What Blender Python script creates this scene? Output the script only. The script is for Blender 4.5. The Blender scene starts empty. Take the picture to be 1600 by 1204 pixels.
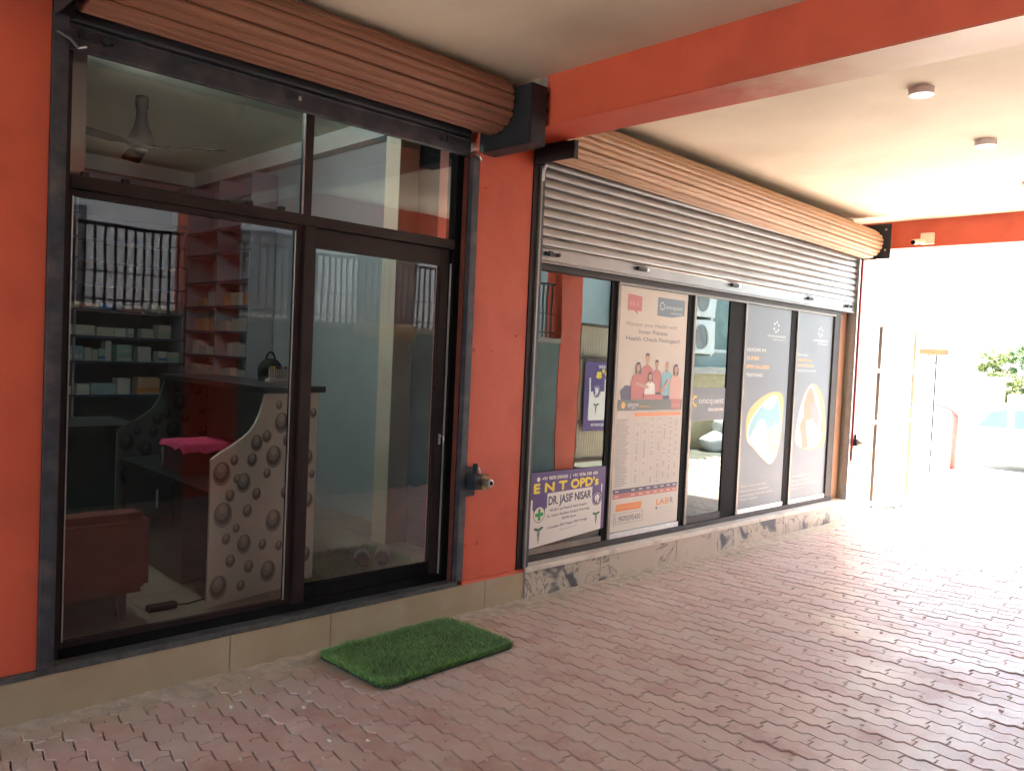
import bpy, bmesh, math, random
from mathutils import Vector, Matrix, Quaternion, noise
random.seed(7)
S = bpy.context.scene
COL = S.collection
R = math.radians

# ------------------------------------------------------------------ camera
yaw, pitch, roll = R(44.494), R(-2.054), R(2.575)
fwd = Vector((math.sin(yaw)*math.cos(pitch), math.cos(yaw)*math.cos(pitch), math.sin(pitch)))
rgt = Vector((math.cos(yaw), -math.sin(yaw), 0))
upv = rgt.cross(fwd)
r2 = math.cos(roll)*rgt + math.sin(roll)*upv
u2 = -math.sin(roll)*rgt + math.cos(roll)*upv
cd = bpy.data.cameras.new('camera'); cam = bpy.data.objects.new('camera', cd); COL.objects.link(cam)
cd.sensor_width = 36; cd.lens = 1279.33/1600*36
cd.clip_start = 0.02; cd.clip_end = 400
m = Matrix((( r2.x, u2.x, -fwd.x, 0), (r2.y, u2.y, -fwd.y, -3.4806), (r2.z, u2.z, -fwd.z, 1.5), (0,0,0,1)))
cam.matrix_world = m
S.camera = cam

# ------------------------------------------------------------------ light
sund = Vector((0.28, -0.10, 0.95)).normalized()
elev = math.asin(sund.z); azim = math.atan2(sund.x, sund.y)
w = bpy.data.worlds.new('World'); S.world = w; w.use_nodes = True
nt = w.node_tree; bg = nt.nodes['Background']
sky = nt.nodes.new('ShaderNodeTexSky'); sky.sky_type = 'NISHITA'; sky.sun_disc = False
sky.sun_elevation = elev; sky.sun_rotation = azim; sky.dust_density = 2.0
tint = nt.nodes.new('ShaderNodeMix'); tint.data_type = 'RGBA'; tint.blend_type = 'MULTIPLY'; tint.inputs['Factor'].default_value = 1.0
tint.inputs['B'].default_value = (1.0, 0.95, 0.87, 1)      # warm tint laid over the sky for the overall white balance
nt.links.new(sky.outputs['Color'], tint.inputs['A']); nt.links.new(tint.outputs['Result'], bg.inputs['Color']); bg.inputs['Strength'].default_value = 0.15
ld = bpy.data.lights.new('sun', 'SUN'); ld.energy = 4.0; ld.angle = R(0.5); ld.color = (1.0, 0.94, 0.83)
sun = bpy.data.objects.new('sun', ld); COL.objects.link(sun)
sun.rotation_euler = (-sund).to_track_quat('-Z', 'Y').to_euler()
S.view_settings.view_transform = 'Standard'; S.view_settings.look = 'None'
S.view_settings.exposure = 4.38; S.view_settings.gamma = 1.0; S.view_settings.use_curve_mapping = False
S.render.engine = 'CYCLES'
cy = S.cycles
cy.max_bounces = 12; cy.diffuse_bounces = 7; cy.glossy_bounces = 5; cy.transparent_max_bounces = 16
cy.sample_clamp_indirect = 6.0
cy.caustics_reflective = False; cy.caustics_refractive = False
cy.use_denoising = True
try: cy.denoiser = 'OPENIMAGEDENOISE'
except Exception: pass

# ------------------------------------------------------------------ materials
def new_mat(name):
    mt = bpy.data.materials.new(name); mt.use_nodes = True
    n = mt.node_tree.nodes; l = mt.node_tree.links
    return mt, n, l, n['Principled BSDF']

def pm(name, c1, c2=None, scale=8.0, rough=0.6, bump=0.0, bscale=None, metal=0.0, stretch=(1,1,1), rvar=0.0,
       c3=None, s3=1.5, f3=0.5, spec=0.5, coat=0.0, soft=(0.35, 0.65)):
    """noise-mixed paint / plaster / metal; all sizes are metres in the world"""
    mt, n, l, p = new_mat(name)
    geo = n.new('ShaderNodeNewGeometry')
    mp = n.new('ShaderNodeMapping'); mp.inputs['Scale'].default_value = stretch
    l.new(geo.outputs['Position'], mp.inputs['Vector'])
    p.inputs['Roughness'].default_value = rough; p.inputs['Metallic'].default_value = metal
    p.inputs['Specular IOR Level'].default_value = spec
    if coat: p.inputs['Coat Weight'].default_value = coat; p.inputs['Coat Roughness'].default_value = 0.15
    c2 = c2 or tuple(min(1, v*0.85) for v in c1)
    nz = n.new('ShaderNodeTexNoise'); nz.inputs['Scale'].default_value = scale; nz.inputs['Detail'].default_value = 6
    nz.inputs['Roughness'].default_value = 0.6
    l.new(mp.outputs[0], nz.inputs['Vector'])
    mr = n.new('ShaderNodeMapRange'); mr.inputs['From Min'].default_value = soft[0]; mr.inputs['From Max'].default_value = soft[1]
    l.new(nz.outputs['Fac'], mr.inputs['Value'])
    mx = n.new('ShaderNodeMix'); mx.data_type = 'RGBA'
    mx.inputs['A'].default_value = (*c1, 1); mx.inputs['B'].default_value = (*c2, 1)
    l.new(mr.outputs[0], mx.inputs['Factor'])
    out = mx.outputs['Result']
    if c3:
        n3 = n.new('ShaderNodeTexNoise'); n3.inputs['Scale'].default_value = s3; n3.inputs['Detail'].default_value = 5
        l.new(mp.outputs[0], n3.inputs['Vector'])
        m3 = n.new('ShaderNodeMapRange'); m3.inputs['From Min'].default_value = 0.5; m3.inputs['From Max'].default_value = 0.72
        m3.inputs['To Max'].default_value = f3
        l.new(n3.outputs['Fac'], m3.inputs['Value'])
        x3 = n.new('ShaderNodeMix'); x3.data_type = 'RGBA'; x3.inputs['B'].default_value = (*c3, 1)
        l.new(out, x3.inputs['A']); l.new(m3.outputs[0], x3.inputs['Factor']); out = x3.outputs['Result']
    l.new(out, p.inputs['Base Color'])
    if rvar:
        rr = n.new('ShaderNodeMapRange'); rr.inputs['To Min'].default_value = max(0.03, rough-rvar); rr.inputs['To Max'].default_value = min(1, rough+rvar)
        l.new(nz.outputs['Fac'], rr.inputs['Value']); l.new(rr.outputs[0], p.inputs['Roughness'])
    if bump:
        nb = n.new('ShaderNodeTexNoise'); nb.inputs['Scale'].default_value = bscale or scale*3; nb.inputs['Detail'].default_value = 5
        l.new(mp.outputs[0], nb.inputs['Vector'])
        b = n.new('ShaderNodeBump'); b.inputs['Strength'].default_value = 1.0; b.inputs['Distance'].default_value = bump
        l.new(nb.outputs['Fac'], b.inputs['Height']); l.new(b.outputs[0], p.inputs['Normal'])
    return mt

def flat(name, c, rough=0.6, metal=0.0, emit=0.0, spec=0.5):
    mt, n, l, p = new_mat(name)
    p.inputs['Base Color'].default_value = (*c, 1); p.inputs['Roughness'].default_value = rough
    p.inputs['Metallic'].default_value = metal; p.inputs['Specular IOR Level'].default_value = spec
    if emit:
        p.inputs['Emission Color'].default_value = (*c, 1); p.inputs['Emission Strength'].default_value = emit
    return mt

def glass(name, tint=(0.80, 0.86, 0.84), refl=1.9, base=0.03, gcol=(0.88, 0.98, 0.93)):
    """thin tinted architectural glass: lets light through, mirrors by angle"""
    mt, n, l, p = new_mat(name)
    n.remove(p); out = n['Material Output']
    tr = n.new('ShaderNodeBsdfTransparent'); tr.inputs['Color'].default_value = (*tint, 1)
    gl = n.new('ShaderNodeBsdfGlossy'); gl.inputs['Roughness'].default_value = 0.0
    gl.inputs['Color'].default_value = (*gcol, 1)
    fr = n.new('ShaderNodeFresnel'); fr.inputs['IOR'].default_value = 1.5
    ma = n.new('ShaderNodeMath'); ma.operation = 'MULTIPLY_ADD'; ma.use_clamp = True
    ma.inputs[1].default_value = refl; ma.inputs[2].default_value = base
    mx = n.new('ShaderNodeMixShader')
    geo = n.new('ShaderNodeNewGeometry')
    nz = n.new('ShaderNodeTexNoise'); nz.inputs['Scale'].default_value = 1.6
    l.new(geo.outputs['Position'], nz.inputs['Vector'])
    b = n.new('ShaderNodeBump'); b.inputs['Distance'].default_value = 0.0012
    l.new(nz.outputs['Fac'], b.inputs['Height']); l.new(b.outputs[0], gl.inputs['Normal'])
    l.new(fr.outputs[0], ma.inputs[0]); l.new(ma.outputs[0], mx.inputs[0])
    l.new(tr.outputs[0], mx.inputs[1]); l.new(gl.outputs[0], mx.inputs[2]); l.new(mx.outputs[0], out.inputs['Surface'])
    return mt

M = {}
ORANGE = (0.57, 0.105, 0.055)
M['orange'] = pm('orange_paint', ORANGE, (0.53, 0.092, 0.046), 2.5, 0.5, 0.0035, 7, rvar=.12, c3=(0.40, 0.070, 0.040), s3=3.2, f3=.7, spec=.4)
M['ceiling'] = pm('ceiling_paint', (0.80, 0.76, 0.61), (0.75, 0.71, 0.56), 1.6, 0.8, 0.004, 5, c3=(0.60, 0.55, 0.43), s3=1.1, f3=.55)
M['cream'] = pm('cream_paint', (0.74, 0.66, 0.52), (0.66, 0.57, 0.44), 5, 0.7, 0.002, 14)
M['white_wall'] = pm('white_wall_paint', (0.76, 0.76, 0.72), (0.68, 0.69, 0.66), 2, 0.7, 0.001)
M['yardwall'] = pm('pale_green_house_wall', (0.36, 0.42, 0.39), (0.30, 0.35, 0.33), 2, 0.8, 0.002)  # even tone, lowered and greened from plain white
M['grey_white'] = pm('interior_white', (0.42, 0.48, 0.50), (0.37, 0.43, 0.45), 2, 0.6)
M['cement'] = pm('bare_cement', (0.36, 0.34, 0.29), (0.22, 0.21, 0.19), 14, 0.9, 0.004, 40)
M['sill'] = pm('grey_granite_sill', (0.10, 0.105, 0.10), (0.055, 0.06, 0.065), 60, 0.35, c3=(0.02, 0.02, 0.025), s3=9, f3=.8, rvar=.1)
M['sill_cream'] = pm('cream_marble_ledge', (0.64, 0.60, 0.51), (0.56, 0.52, 0.44), 12, 0.4, c3=(0.25, 0.23, 0.2), s3=6)
M['tile'] = pm('beige_plinth_tile', (0.36, 0.295, 0.20), (0.31, 0.25, 0.165), 3.0, 0.42, rvar=.08, c3=(0.40, 0.36, 0.28), s3=5, f3=.5)
M['floor_tile'] = pm('shop_floor_tile', (0.30, 0.25, 0.19), (0.26, 0.21, 0.16), 4, 0.3)
M['dark_metal'] = pm('dark_grey_metal', (0.052, 0.060, 0.075), (0.033, 0.038, 0.048), 12, 0.45, metal=.3, rvar=.1, c3=(0.12, 0.11, 0.11), s3=9, f3=.7)
M['bracket'] = pm('black_bracket_steel', (0.018, 0.022, 0.028), (0.012, 0.014, 0.018), 8, 0.55, metal=.2)
M['maroon'] = pm('maroon_brown_aluminium', (0.021, 0.011, 0.011), (0.015, 0.009, 0.009), 10, 0.45, metal=.1, spec=.3)
M['red_jamb'] = pm('dull_red_jamb', (0.12, 0.022, 0.012), (0.07, 0.014, 0.01), 12, 0.6)
M['frame2'] = pm('brown_grey_aluminium', (0.040, 0.036, 0.034), (0.028, 0.024, 0.023), 10, 0.5, metal=.2, spec=.3)
M['frame_light'] = pm('grey_bronze_face', (0.22, 0.20, 0.17), (0.17, 0.15, 0.13), 10, 0.35, metal=.4)
M['black'] = pm('black_plastic', (0.004, 0.004, 0.0045), (0.006, 0.006, 0.006), 10, 0.7, spec=.1)
M['railgrey'] = pm('grey_railing_paint', (0.10, 0.10, 0.11), (0.07, 0.07, 0.08), 10, 0.5)
M['silver'] = pm('bright_aluminium', (0.55, 0.56, 0.55), (0.45, 0.46, 0.46), 30, 0.3, metal=.8)
M['galv'] = pm('galvanised_shutter_steel', (0.27, 0.275, 0.27), (0.22, 0.225, 0.225), 4, 0.38, metal=.7, stretch=(.4, 1, 1.5), rvar=.06, c3=(0.17, 0.14, 0.13), s3=3, f3=.4)
M['galv_dark'] = pm('dark_shutter_steel', (0.07, 0.075, 0.085), (0.045, 0.048, 0.055), 9, 0.4, metal=.5, stretch=(.25, 1, 6))
M['primer'] = pm('brown_primer_slat', (0.30, 0.135, 0.082), (0.25, 0.11, 0.066), 6, 0.55, stretch=(.3, 1, 2), rvar=.08)
M['primer2'] = pm('tan_primer_slat', (0.44, 0.27, 0.15), (0.39, 0.235, 0.128), 6, 0.5, stretch=(.3, 1, 2), rvar=.08)
M['brass'] = pm('worn_brass', (0.34, 0.25, 0.11), (0.16, 0.11, 0.05), 70, 0.4, metal=.9)
M['glass1'] = glass('dark_tinted_glass', (0.92, 0.93, 0.93), .85, 0.0, (0.93, 0.94, 1.0))
M['glass2'] = glass('clear_shop_glass', (0.50, 0.56, 0.54), 1.7, 0.05)
M['wallgreen'] = pm('grey_green_wall', (0.17, 0.24, 0.23), (0.12, 0.17, 0.165), 3.5, 0.8, 0.004, 14, c3=(0.09, 0.11, 0.11), s3=1.8)
M['concrete'] = pm('pale_concrete', (0.42, 0.41, 0.37), (0.33, 0.32, 0.29), 3, 0.85, 0.003, 20)
M['asphalt'] = pm('grey_asphalt', (0.07, 0.07, 0.07), (0.05, 0.05, 0.05), 12, 0.9, 0.004, 60)
M['neigh'] = pm('neighbour_plaster', (0.34, 0.30, 0.25), (0.29, 0.255, 0.215), 1.4, 0.8, 0.003, 12)
M['corr'] = pm('cream_corrugated_sheet', (0.60, 0.58, 0.47), (0.52, 0.50, 0.40), 4, 0.5)
M['brownframe'] = pm('brown_gate_frame', (0.09, 0.06, 0.04), (0.06, 0.04, 0.03), 9, 0.5, metal=.3)
M['acwhite'] = pm('white_enamel', (0.60, 0.62, 0.60), (0.55, 0.57, 0.55), 6, 0.4)
M['acgrille'] = pm('grey_fan_grille', (0.06, 0.07, 0.07), (0.04, 0.045, 0.045), 20, 0.5)
M['sack'] = pm('white_woven_sack', (0.62, 0.64, 0.62), (0.45, 0.47, 0.46), 7, 0.8, 0.01, 12)
M['sofa'] = pm('rust_red_fabric', (0.20, 0.035, 0.022), (0.15, 0.026, 0.018), 9, 0.9, 0.001, 400)
M['wood'] = pm('dark_wood_leg', (0.10, 0.045, 0.03), (0.06, 0.03, 0.02), 12, 0.5)
M['desk_dark'] = pm('black_granite_top', (0.014, 0.016, 0.016), (0.022, 0.024, 0.024), 60, 0.3)
M['desk_pattern'] = pm('cream_laminate', (0.86, 0.83, 0.75), (0.80, 0.77, 0.69), 5, 0.4)
M['desk_shadowy'] = pm('shaded_charcoal_laminate', (0.10, 0.105, 0.10), (0.085, 0.09, 0.085), 5, 0.4); M['desk_shadowy_print'] = flat('print_shaded_charcoal', (0.05, 0.052, 0.05), .4)  # charcoal laminate; the dark inside of the desk is put into its colour
M['pebble_dark'] = flat('print_dark_ring', (0.13, 0.115, 0.11), .4)
M['pebble_mid'] = flat('print_mid_ring', (0.38, 0.34, 0.30), .4)
M['pebble_light'] = flat('print_light_ring', (0.62, 0.57, 0.48), .4)
M['pink'] = pm('pink_cloth', (0.52, 0.03, 0.12), (0.40, 0.02, 0.09), 9, 0.9, 0.004, 30)
M['redbox'] = pm('dark_red_box', (0.13, 0.02, 0.022), (0.09, 0.015, 0.015), 9, 0.6)
M['shelf'] = pm('grey_lilac_shelf', (0.30, 0.29, 0.33), (0.25, 0.24, 0.28), 3, 0.5)
M['shelf_edge'] = pm('blue_grey_edge', (0.07, 0.08, 0.14), (0.05, 0.06, 0.10), 5, 0.5)
M['purple'] = pm('purple_shelf_board', (0.13, 0.075, 0.14), (0.10, 0.06, 0.11), 3, 0.5)
M['led'] = flat('led_bulb', (0.86, 1.0, 0.97), .5, emit=14.0)
M['lampwhite'] = pm('lamp_white_plastic', (0.72, 0.68, 0.66), (0.68, 0.64, 0.62), 5, 0.4)
M['fan'] = pm('brown_fan_enamel', (0.010, 0.008, 0.008), (0.008, 0.007, 0.006), 9, 0.6, spec=.3)
M['diffuser'] = flat('lit_lamp_diffuser', (1.0, 0.93, 0.85), .5, emit=.045)
M['sand'] = pm('sandy_mortar', (0.42, 0.36, 0.27), (0.30, 0.26, 0.20), 22, 0.95, 0.004, 70, c3=(0.20, 0.17, 0.14), s3=9, f3=.5)
M['bed'] = pm('joint_sand', (0.045, 0.030, 0.024), (0.028, 0.020, 0.016), 25, 0.95)
M['green1'] = pm('leaf_green', (0.07, 0.13, 0.03), (0.04, 0.08, 0.02), 8, 0.7)
M['green2'] = pm('leaf_green_yellow', (0.12, 0.15, 0.03), (0.07, 0.10, 0.02), 8, 0.7)
M['bark'] = pm('bark', (0.10, 0.07, 0.05), (0.05, 0.04, 0.03), 20, 0.9)
M['cardboard'] = pm('beige_board', (0.42, 0.34, 0.20), (0.36, 0.29, 0.17), 5, 0.7)
M['tyre'] = flat('tyre_rubber', (0.02, 0.02, 0.02), .8)
M['carpaint'] = pm('white_car_paint', (0.75, 0.76, 0.78), (0.72, 0.73, 0.75), 3, 0.25, coat=.6)
M['carglass'] = flat('car_window', (0.06, 0.10, 0.13), .15)
M['winpane'] = flat('dusty_window_pane', (0.055, 0.06, 0.065), .4)
M['brick'] = pm('yellowish_brick', (0.42, 0.35, 0.20), (0.30, 0.25, 0.15), 14, 0.85, 0.004, 40)
M['redpost'] = pm('red_post_paint', (0.45, 0.05, 0.04), (0.38, 0.04, 0.03), 8, 0.5)
M['signorange'] = pm('orange_signboard', (0.22, 0.07, 0.012), (0.18, 0.055, 0.010), 6, 0.5)
M['white'] = flat('print_white', (0.70, 0.69, 0.65), .5)
M['purpleprint'] = flat('print_purple', (0.085, 0.05, 0.20), .45)
M['yellow'] = flat('print_yellow', (0.80, 0.62, 0.04), .45)
M['navy'] = flat('print_navy', (0.05, 0.045, 0.11), .45)
M['greenprint'] = flat('print_green', (0.02, 0.30, 0.08), .45)
M['darkgreen'] = flat('print_dark_green', (0.03, 0.12, 0.07), .45)
M['textgrey'] = flat('print_grey', (0.20, 0.20, 0.21), .5)
M['textlight'] = flat('print_pale_grey', (0.42, 0.42, 0.41), .5)
M['poster'] = pm('poster_offwhite', (0.62, 0.60, 0.54), (0.59, 0.57, 0.51), 2, 0.5, spec=.25)
M['poster_blue'] = pm('poster_slate_blue', (0.165, 0.21, 0.245), (0.155, 0.198, 0.232), 2, 0.45, spec=.3)
M['band'] = flat('print_band_slate', (0.085, 0.10, 0.13), .4)
M['logo_bg'] = flat('print_logo_slate', (0.12, 0.165, 0.20), .4)
M['rose'] = flat('print_rose', (0.46, 0.13, 0.11), .45)
M['orangeprint'] = flat('print_orange', (0.70, 0.22, 0.06), .45)
M['amber'] = flat('print_amber', (0.72, 0.42, 0.12), .45)
M['tealprint'] = flat('print_teal', (0.16, 0.42, 0.48), .45)
M['skin'] = flat('print_skin', (0.50, 0.28, 0.19), .5)
M['skin2'] = flat('print_skin_shade', (0.36, 0.19, 0.12), .5)
M['hair'] = flat('print_hair', (0.06, 0.045, 0.04), .5)
M['blush'] = flat('print_pale_pink', (0.60, 0.36, 0.30), .5)
M['paleblue'] = flat('print_pale_blue', (0.48, 0.58, 0.60), .45)
M['darkband'] = flat('print_dark_band', (0.10, 0.12, 0.11), .45)

# pavers: red-brown concrete with grey cement bloom, fine ribs, colour varies per piece (vertex attribute)
def paver_mat():
    mt, n, l, p = new_mat('red_concrete_paver')
    geo = n.new('ShaderNodeNewGeometry'); at = n.new('ShaderNodeAttribute'); at.attribute_name = 'tone'
    oi = n.new('ShaderNodeObjectInfo')
    add = n.new('ShaderNodeMath'); add.operation = 'ADD'; l.new(at.outputs['Fac'], add.inputs[0]); l.new(oi.outputs['Random'], add.inputs[1])
    fr = n.new('ShaderNodeMath'); fr.operation = 'FRACT'; l.new(add.outputs[0], fr.inputs[0])
    ramp = n.new('ShaderNodeValToRGB'); l.new(fr.outputs[0], ramp.inputs['Fac'])
    e = ramp.color_ramp.elements
    e[0].position = 0; e[0].color = (0.38, 0.245, 0.205, 1); e[1].position = 1; e[1].color = (0.44, 0.33, 0.285, 1)
    for pos, c in ((.35, (0.46, 0.325, 0.28, 1)), (.6, (0.47, 0.35, 0.30, 1)), (.85, (0.45, 0.36, 0.31, 1))):
        k = e.new(pos); k.color = c
    nz = n.new('ShaderNodeTexNoise'); nz.inputs['Scale'].default_value = 7; nz.inputs['Detail'].default_value = 8; nz.inputs['Roughness'].default_value = .7
    l.new(geo.outputs['Position'], nz.inputs['Vector'])
    mr = n.new('ShaderNodeMapRange'); mr.inputs['From Min'].default_value = .42; mr.inputs['From Max'].default_value = .68; mr.inputs['To Max'].default_value = .72
    l.new(nz.outputs['Fac'], mr.inputs['Value'])
    mx = n.new('ShaderNodeMix'); mx.data_type = 'RGBA'; mx.inputs['B'].default_value = (0.52, 0.46, 0.39, 1)
    l.new(ramp.outputs[0], mx.inputs['A']); l.new(mr.outputs[0], mx.inputs['Factor'])
    # dust next to the plinth: a sandy film that thins away from the wall
    sp = n.new('ShaderNodeSeparateXYZ'); l.new(geo.outputs['Position'], sp.inputs[0])
    n2 = n.new('ShaderNodeTexNoise'); n2.inputs['Scale'].default_value = 3.5; n2.inputs['Detail'].default_value = 6; l.new(geo.outputs['Position'], n2.inputs['Vector'])
    a2 = n.new('ShaderNodeMath'); a2.operation = 'MULTIPLY_ADD'; a2.inputs[1].default_value = .9; l.new(n2.outputs['Fac'], a2.inputs[0]); l.new(sp.outputs['Y'], a2.inputs[2])
    m2 = n.new('ShaderNodeMapRange'); m2.inputs['From Min'].default_value = .05; m2.inputs['From Max'].default_value = .42; m2.inputs['To Max'].default_value = .85
    l.new(a2.outputs[0], m2.inputs['Value'])
    x2 = n.new('ShaderNodeMix'); x2.data_type = 'RGBA'; x2.inputs['B'].default_value = (0.36, 0.30, 0.22, 1)
    l.new(mx.outputs['Result'], x2.inputs['A']); l.new(m2.outputs[0], x2.inputs['Factor'])
    l.new(x2.outputs['Result'], p.inputs['Base Color'])
    n4 = n.new('ShaderNodeTexNoise'); n4.inputs['Scale'].default_value = 2.2; n4.inputs['Detail'].default_value = 6; l.new(geo.outputs['Position'], n4.inputs['Vector'])
    rr = n.new('ShaderNodeMapRange'); rr.inputs['From Min'].default_value = .35; rr.inputs['From Max'].default_value = .65
    rr.inputs['To Min'].default_value = .30; rr.inputs['To Max'].default_value = .55
    l.new(n4.outputs['Fac'], rr.inputs['Value']); l.new(rr.outputs[0], p.inputs['Roughness'])
    p.inputs['Specular IOR Level'].default_value = .5
    wv = n.new('ShaderNodeTexWave'); wv.inputs['Scale'].default_value = 42; wv.inputs['Distortion'].default_value = .6; wv.bands_direction = 'X'
    l.new(geo.outputs['Position'], wv.inputs['Vector'])
    nb = n.new('ShaderNodeTexNoise'); nb.inputs['Scale'].default_value = 120; nb.inputs['Detail'].default_value = 3; l.new(geo.outputs['Position'], nb.inputs['Vector'])
    mm = n.new('ShaderNodeMath'); mm.operation = 'MULTIPLY_ADD'; mm.inputs[1].default_value = .45; l.new(wv.outputs['Fac'], mm.inputs[0]); l.new(nb.outputs['Fac'], mm.inputs[2])
    b = n.new('ShaderNodeBump'); b.inputs['Distance'].default_value = .0016; l.new(mm.outputs[0], b.inputs['Height']); l.new(b.outputs[0], p.inputs['Normal'])
    return mt
M['paver'] = paver_mat()

# marble plinth of the second shop: pale with charcoal veins and stains
def marble_mat():
    mt, n, l, p = new_mat('veined_marble')
    geo = n.new('ShaderNodeNewGeometry')
    n1 = n.new('ShaderNodeTexNoise'); n1.inputs['Scale'].default_value = 2.6; n1.inputs['Detail'].default_value = 7; n1.inputs['Distortion'].default_value = 1.6
    l.new(geo.outputs['Position'], n1.inputs['Vector'])
    r1 = n.new('ShaderNodeValToRGB'); l.new(n1.outputs['Fac'], r1.inputs['Fac'])
    e = r1.color_ramp.elements; e[0].position = .385; e[0].color = (0.05, 0.055, 0.07, 1); e[1].position = .66; e[1].color = (0.40, 0.35, 0.28, 1)
    for pos, c in ((.425, (0.16, 0.155, 0.15, 1)), (.455, (0.40, 0.35, 0.28, 1)), (.49, (0.42, 0.37, 0.30, 1)), (.502, (0.07, 0.07, 0.08, 1)), (.515, (0.44, 0.38, 0.31, 1))):
        k = e.new(pos); k.color = c
    l.new(r1.outputs[0], p.inputs['Base Color']); p.inputs['Roughness'].default_value = .5
    return mt
M['marble'] = marble_mat()

# beam paint: orange, with the underside of the outer stretch left in cream undercoat
def beam_mat():
    mt = M['orange'].copy(); mt.name = 'orange_beam_with_cream_underside'
    n = mt.node_tree.nodes; l = mt.node_tree.links; p = n['Principled BSDF']
    src = p.inputs['Base Color'].links[0].from_socket
    geo = n.new('ShaderNodeNewGeometry'); sp = n.new('ShaderNodeSeparateXYZ'); sn = n.new('ShaderNodeSeparateXYZ')
    l.new(geo.outputs['Position'], sp.inputs[0]); l.new(geo.outputs['True Normal'], sn.inputs[0])
    nz = n.new('ShaderNodeTexNoise'); nz.inputs['Scale'].default_value = 7; nz.inputs['Detail'].default_value = 6; l.new(geo.outputs['Position'], nz.inputs['Vector'])
    a = n.new('ShaderNodeMath'); a.operation = 'MULTIPLY_ADD'; a.inputs[1].default_value = .5; l.new(nz.outputs['Fac'], a.inputs[0]); l.new(sp.outputs['Y'], a.inputs[2])
    mr = n.new('ShaderNodeMapRange'); mr.inputs['From Min'].default_value = -1.15; mr.inputs['From Max'].default_value = -1.75
    l.new(a.outputs[0], mr.inputs['Value'])
    dn = n.new('ShaderNodeMath'); dn.operation = 'LESS_THAN'; dn.inputs[1].default_value = -.5; l.new(sn.outputs['Z'], dn.inputs[0])
    mu = n.new('ShaderNodeMath'); mu.operation = 'MULTIPLY'; l.new(mr.outputs[0], mu.inputs[0]); l.new(dn.outputs[0], mu.inputs[1])
    mx = n.new('ShaderNodeMix'); mx.data_type = 'RGBA'; mx.inputs['B'].default_value = (0.70, 0.58, 0.42, 1)
    l.new(src, mx.inputs['A']); l.new(mu.outputs[0], mx.inputs['Factor']); l.new(mx.outputs['Result'], p.inputs['Base Color'])
    return mt
M['beam'] = beam_mat()

def turf_mat():
    mt, n, l, p = new_mat('artificial_turf_blade')
    oi = n.new('ShaderNodeAttribute'); oi.attribute_name = 'tone'
    r = n.new('ShaderNodeValToRGB'); l.new(oi.outputs['Fac'], r.inputs['Fac'])
    e = r.color_ramp.elements; e[0].color = (0.06, 0.15, 0.04, 1); e[1].color = (0.18, 0.38, 0.11, 1)
    l.new(r.outputs[0], p.inputs['Base Color']); p.inputs['Roughness'].default_value = .5
    return mt
M['turf'] = turf_mat()
M['turfbase'] = flat('turf_backing', (0.015, 0.03, 0.012), .9)

# ------------------------------------------------------------------ mesh helpers
def link(name, me, mat, parent=None):
    o = bpy.data.objects.new(name, me)
    if mat is not None and not me.materials: me.materials.append(mat)
    COL.objects.link(o)
    if parent is not None:
        o.parent = parent
        # meshes are modelled in world space: cancel the parent's place
        root = parent
        inv = Matrix.Identity(4)
        if parent.type == 'EMPTY': inv = parent.matrix_basis.inverted()
        o.matrix_parent_inverse = inv
    return o

def obj(name, bm, mat, parent=None, smooth=False, local=False):
    me = bpy.data.meshes.new(name); bmesh.ops.recalc_face_normals(bm, faces=bm.faces[:]); bm.to_mesh(me); bm.free()
    if smooth:
        for f in me.polygons: f.use_smooth = True
    o = link(name, me, mat, parent)
    if local: o.matrix_parent_inverse = Matrix.Identity(4)
    return o

def box(bm, x0, x1, y0, y1, z0, z1, bev=0.0, mtx=None):
    b = bmesh.new() if bev else bm
    vs = [b.verts.new((x, y, z)) for x in (x0, x1) for y in (y0, y1) for z in (z0, z1)]
    for f in ((0,1,3,2), (4,6,7,5), (0,4,5,1), (2,3,7,6), (0,2,6,4), (1,5,7,3)):
        b.faces.new([vs[i] for i in f])
    if bev:
        bmesh.ops.recalc_face_normals(b, faces=b.faces[:])
        bmesh.ops.bevel(b, geom=b.edges[:]+b.verts[:], offset=bev, segments=2, affect='EDGES')
        if mtx is not None: b.transform(mtx)
        me = bpy.data.meshes.new('t'); b.to_mesh(me); b.free(); bm.from_mesh(me); bpy.data.meshes.remove(me)
    elif mtx is not None:
        for v in vs: v.co = mtx @ v.co
    return bm

def bx(x0, x1, y0, y1, z0, z1, bev=0.0): return box(bmesh.new(), x0, x1, y0, y1, z0, z1, bev)
def ob(name, mat, b, parent=None, bev=0.0, **k): return obj(name, bx(*b, bev=bev), M[mat] if isinstance(mat, str) else mat, parent, **k)

def tube(bm, pts, r, seg=10, caps=True):
    """round bar along a polyline"""
    pts = [Vector(p) for p in pts]; rings = []
    n = len(pts); rs = r if isinstance(r, (list, tuple)) else [r]*n
    up = Vector((0, 0, 1))
    for i, p in enumerate(pts):
        d = (pts[min(i+1, n-1)] - pts[max(i-1, 0)]).normalized()
        a = d.cross(up)
        if a.length < .05: a = d.cross(Vector((1, 0, 0)))
        a.normalize(); c = a.cross(d).normalized()
        rings.append([bm.verts.new(p + rs[i]*(math.cos(t)*a + math.sin(t)*c)) for t in [2*math.pi*k/seg for k in range(seg)]])
    for i in range(n-1):
        for k in range(seg): bm.faces.new((rings[i][k], rings[i][(k+1) % seg], rings[i+1][(k+1) % seg], rings[i+1][k]))
    if caps: bm.faces.new(rings[0]); bm.faces.new(rings[-1])
    return bm

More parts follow.
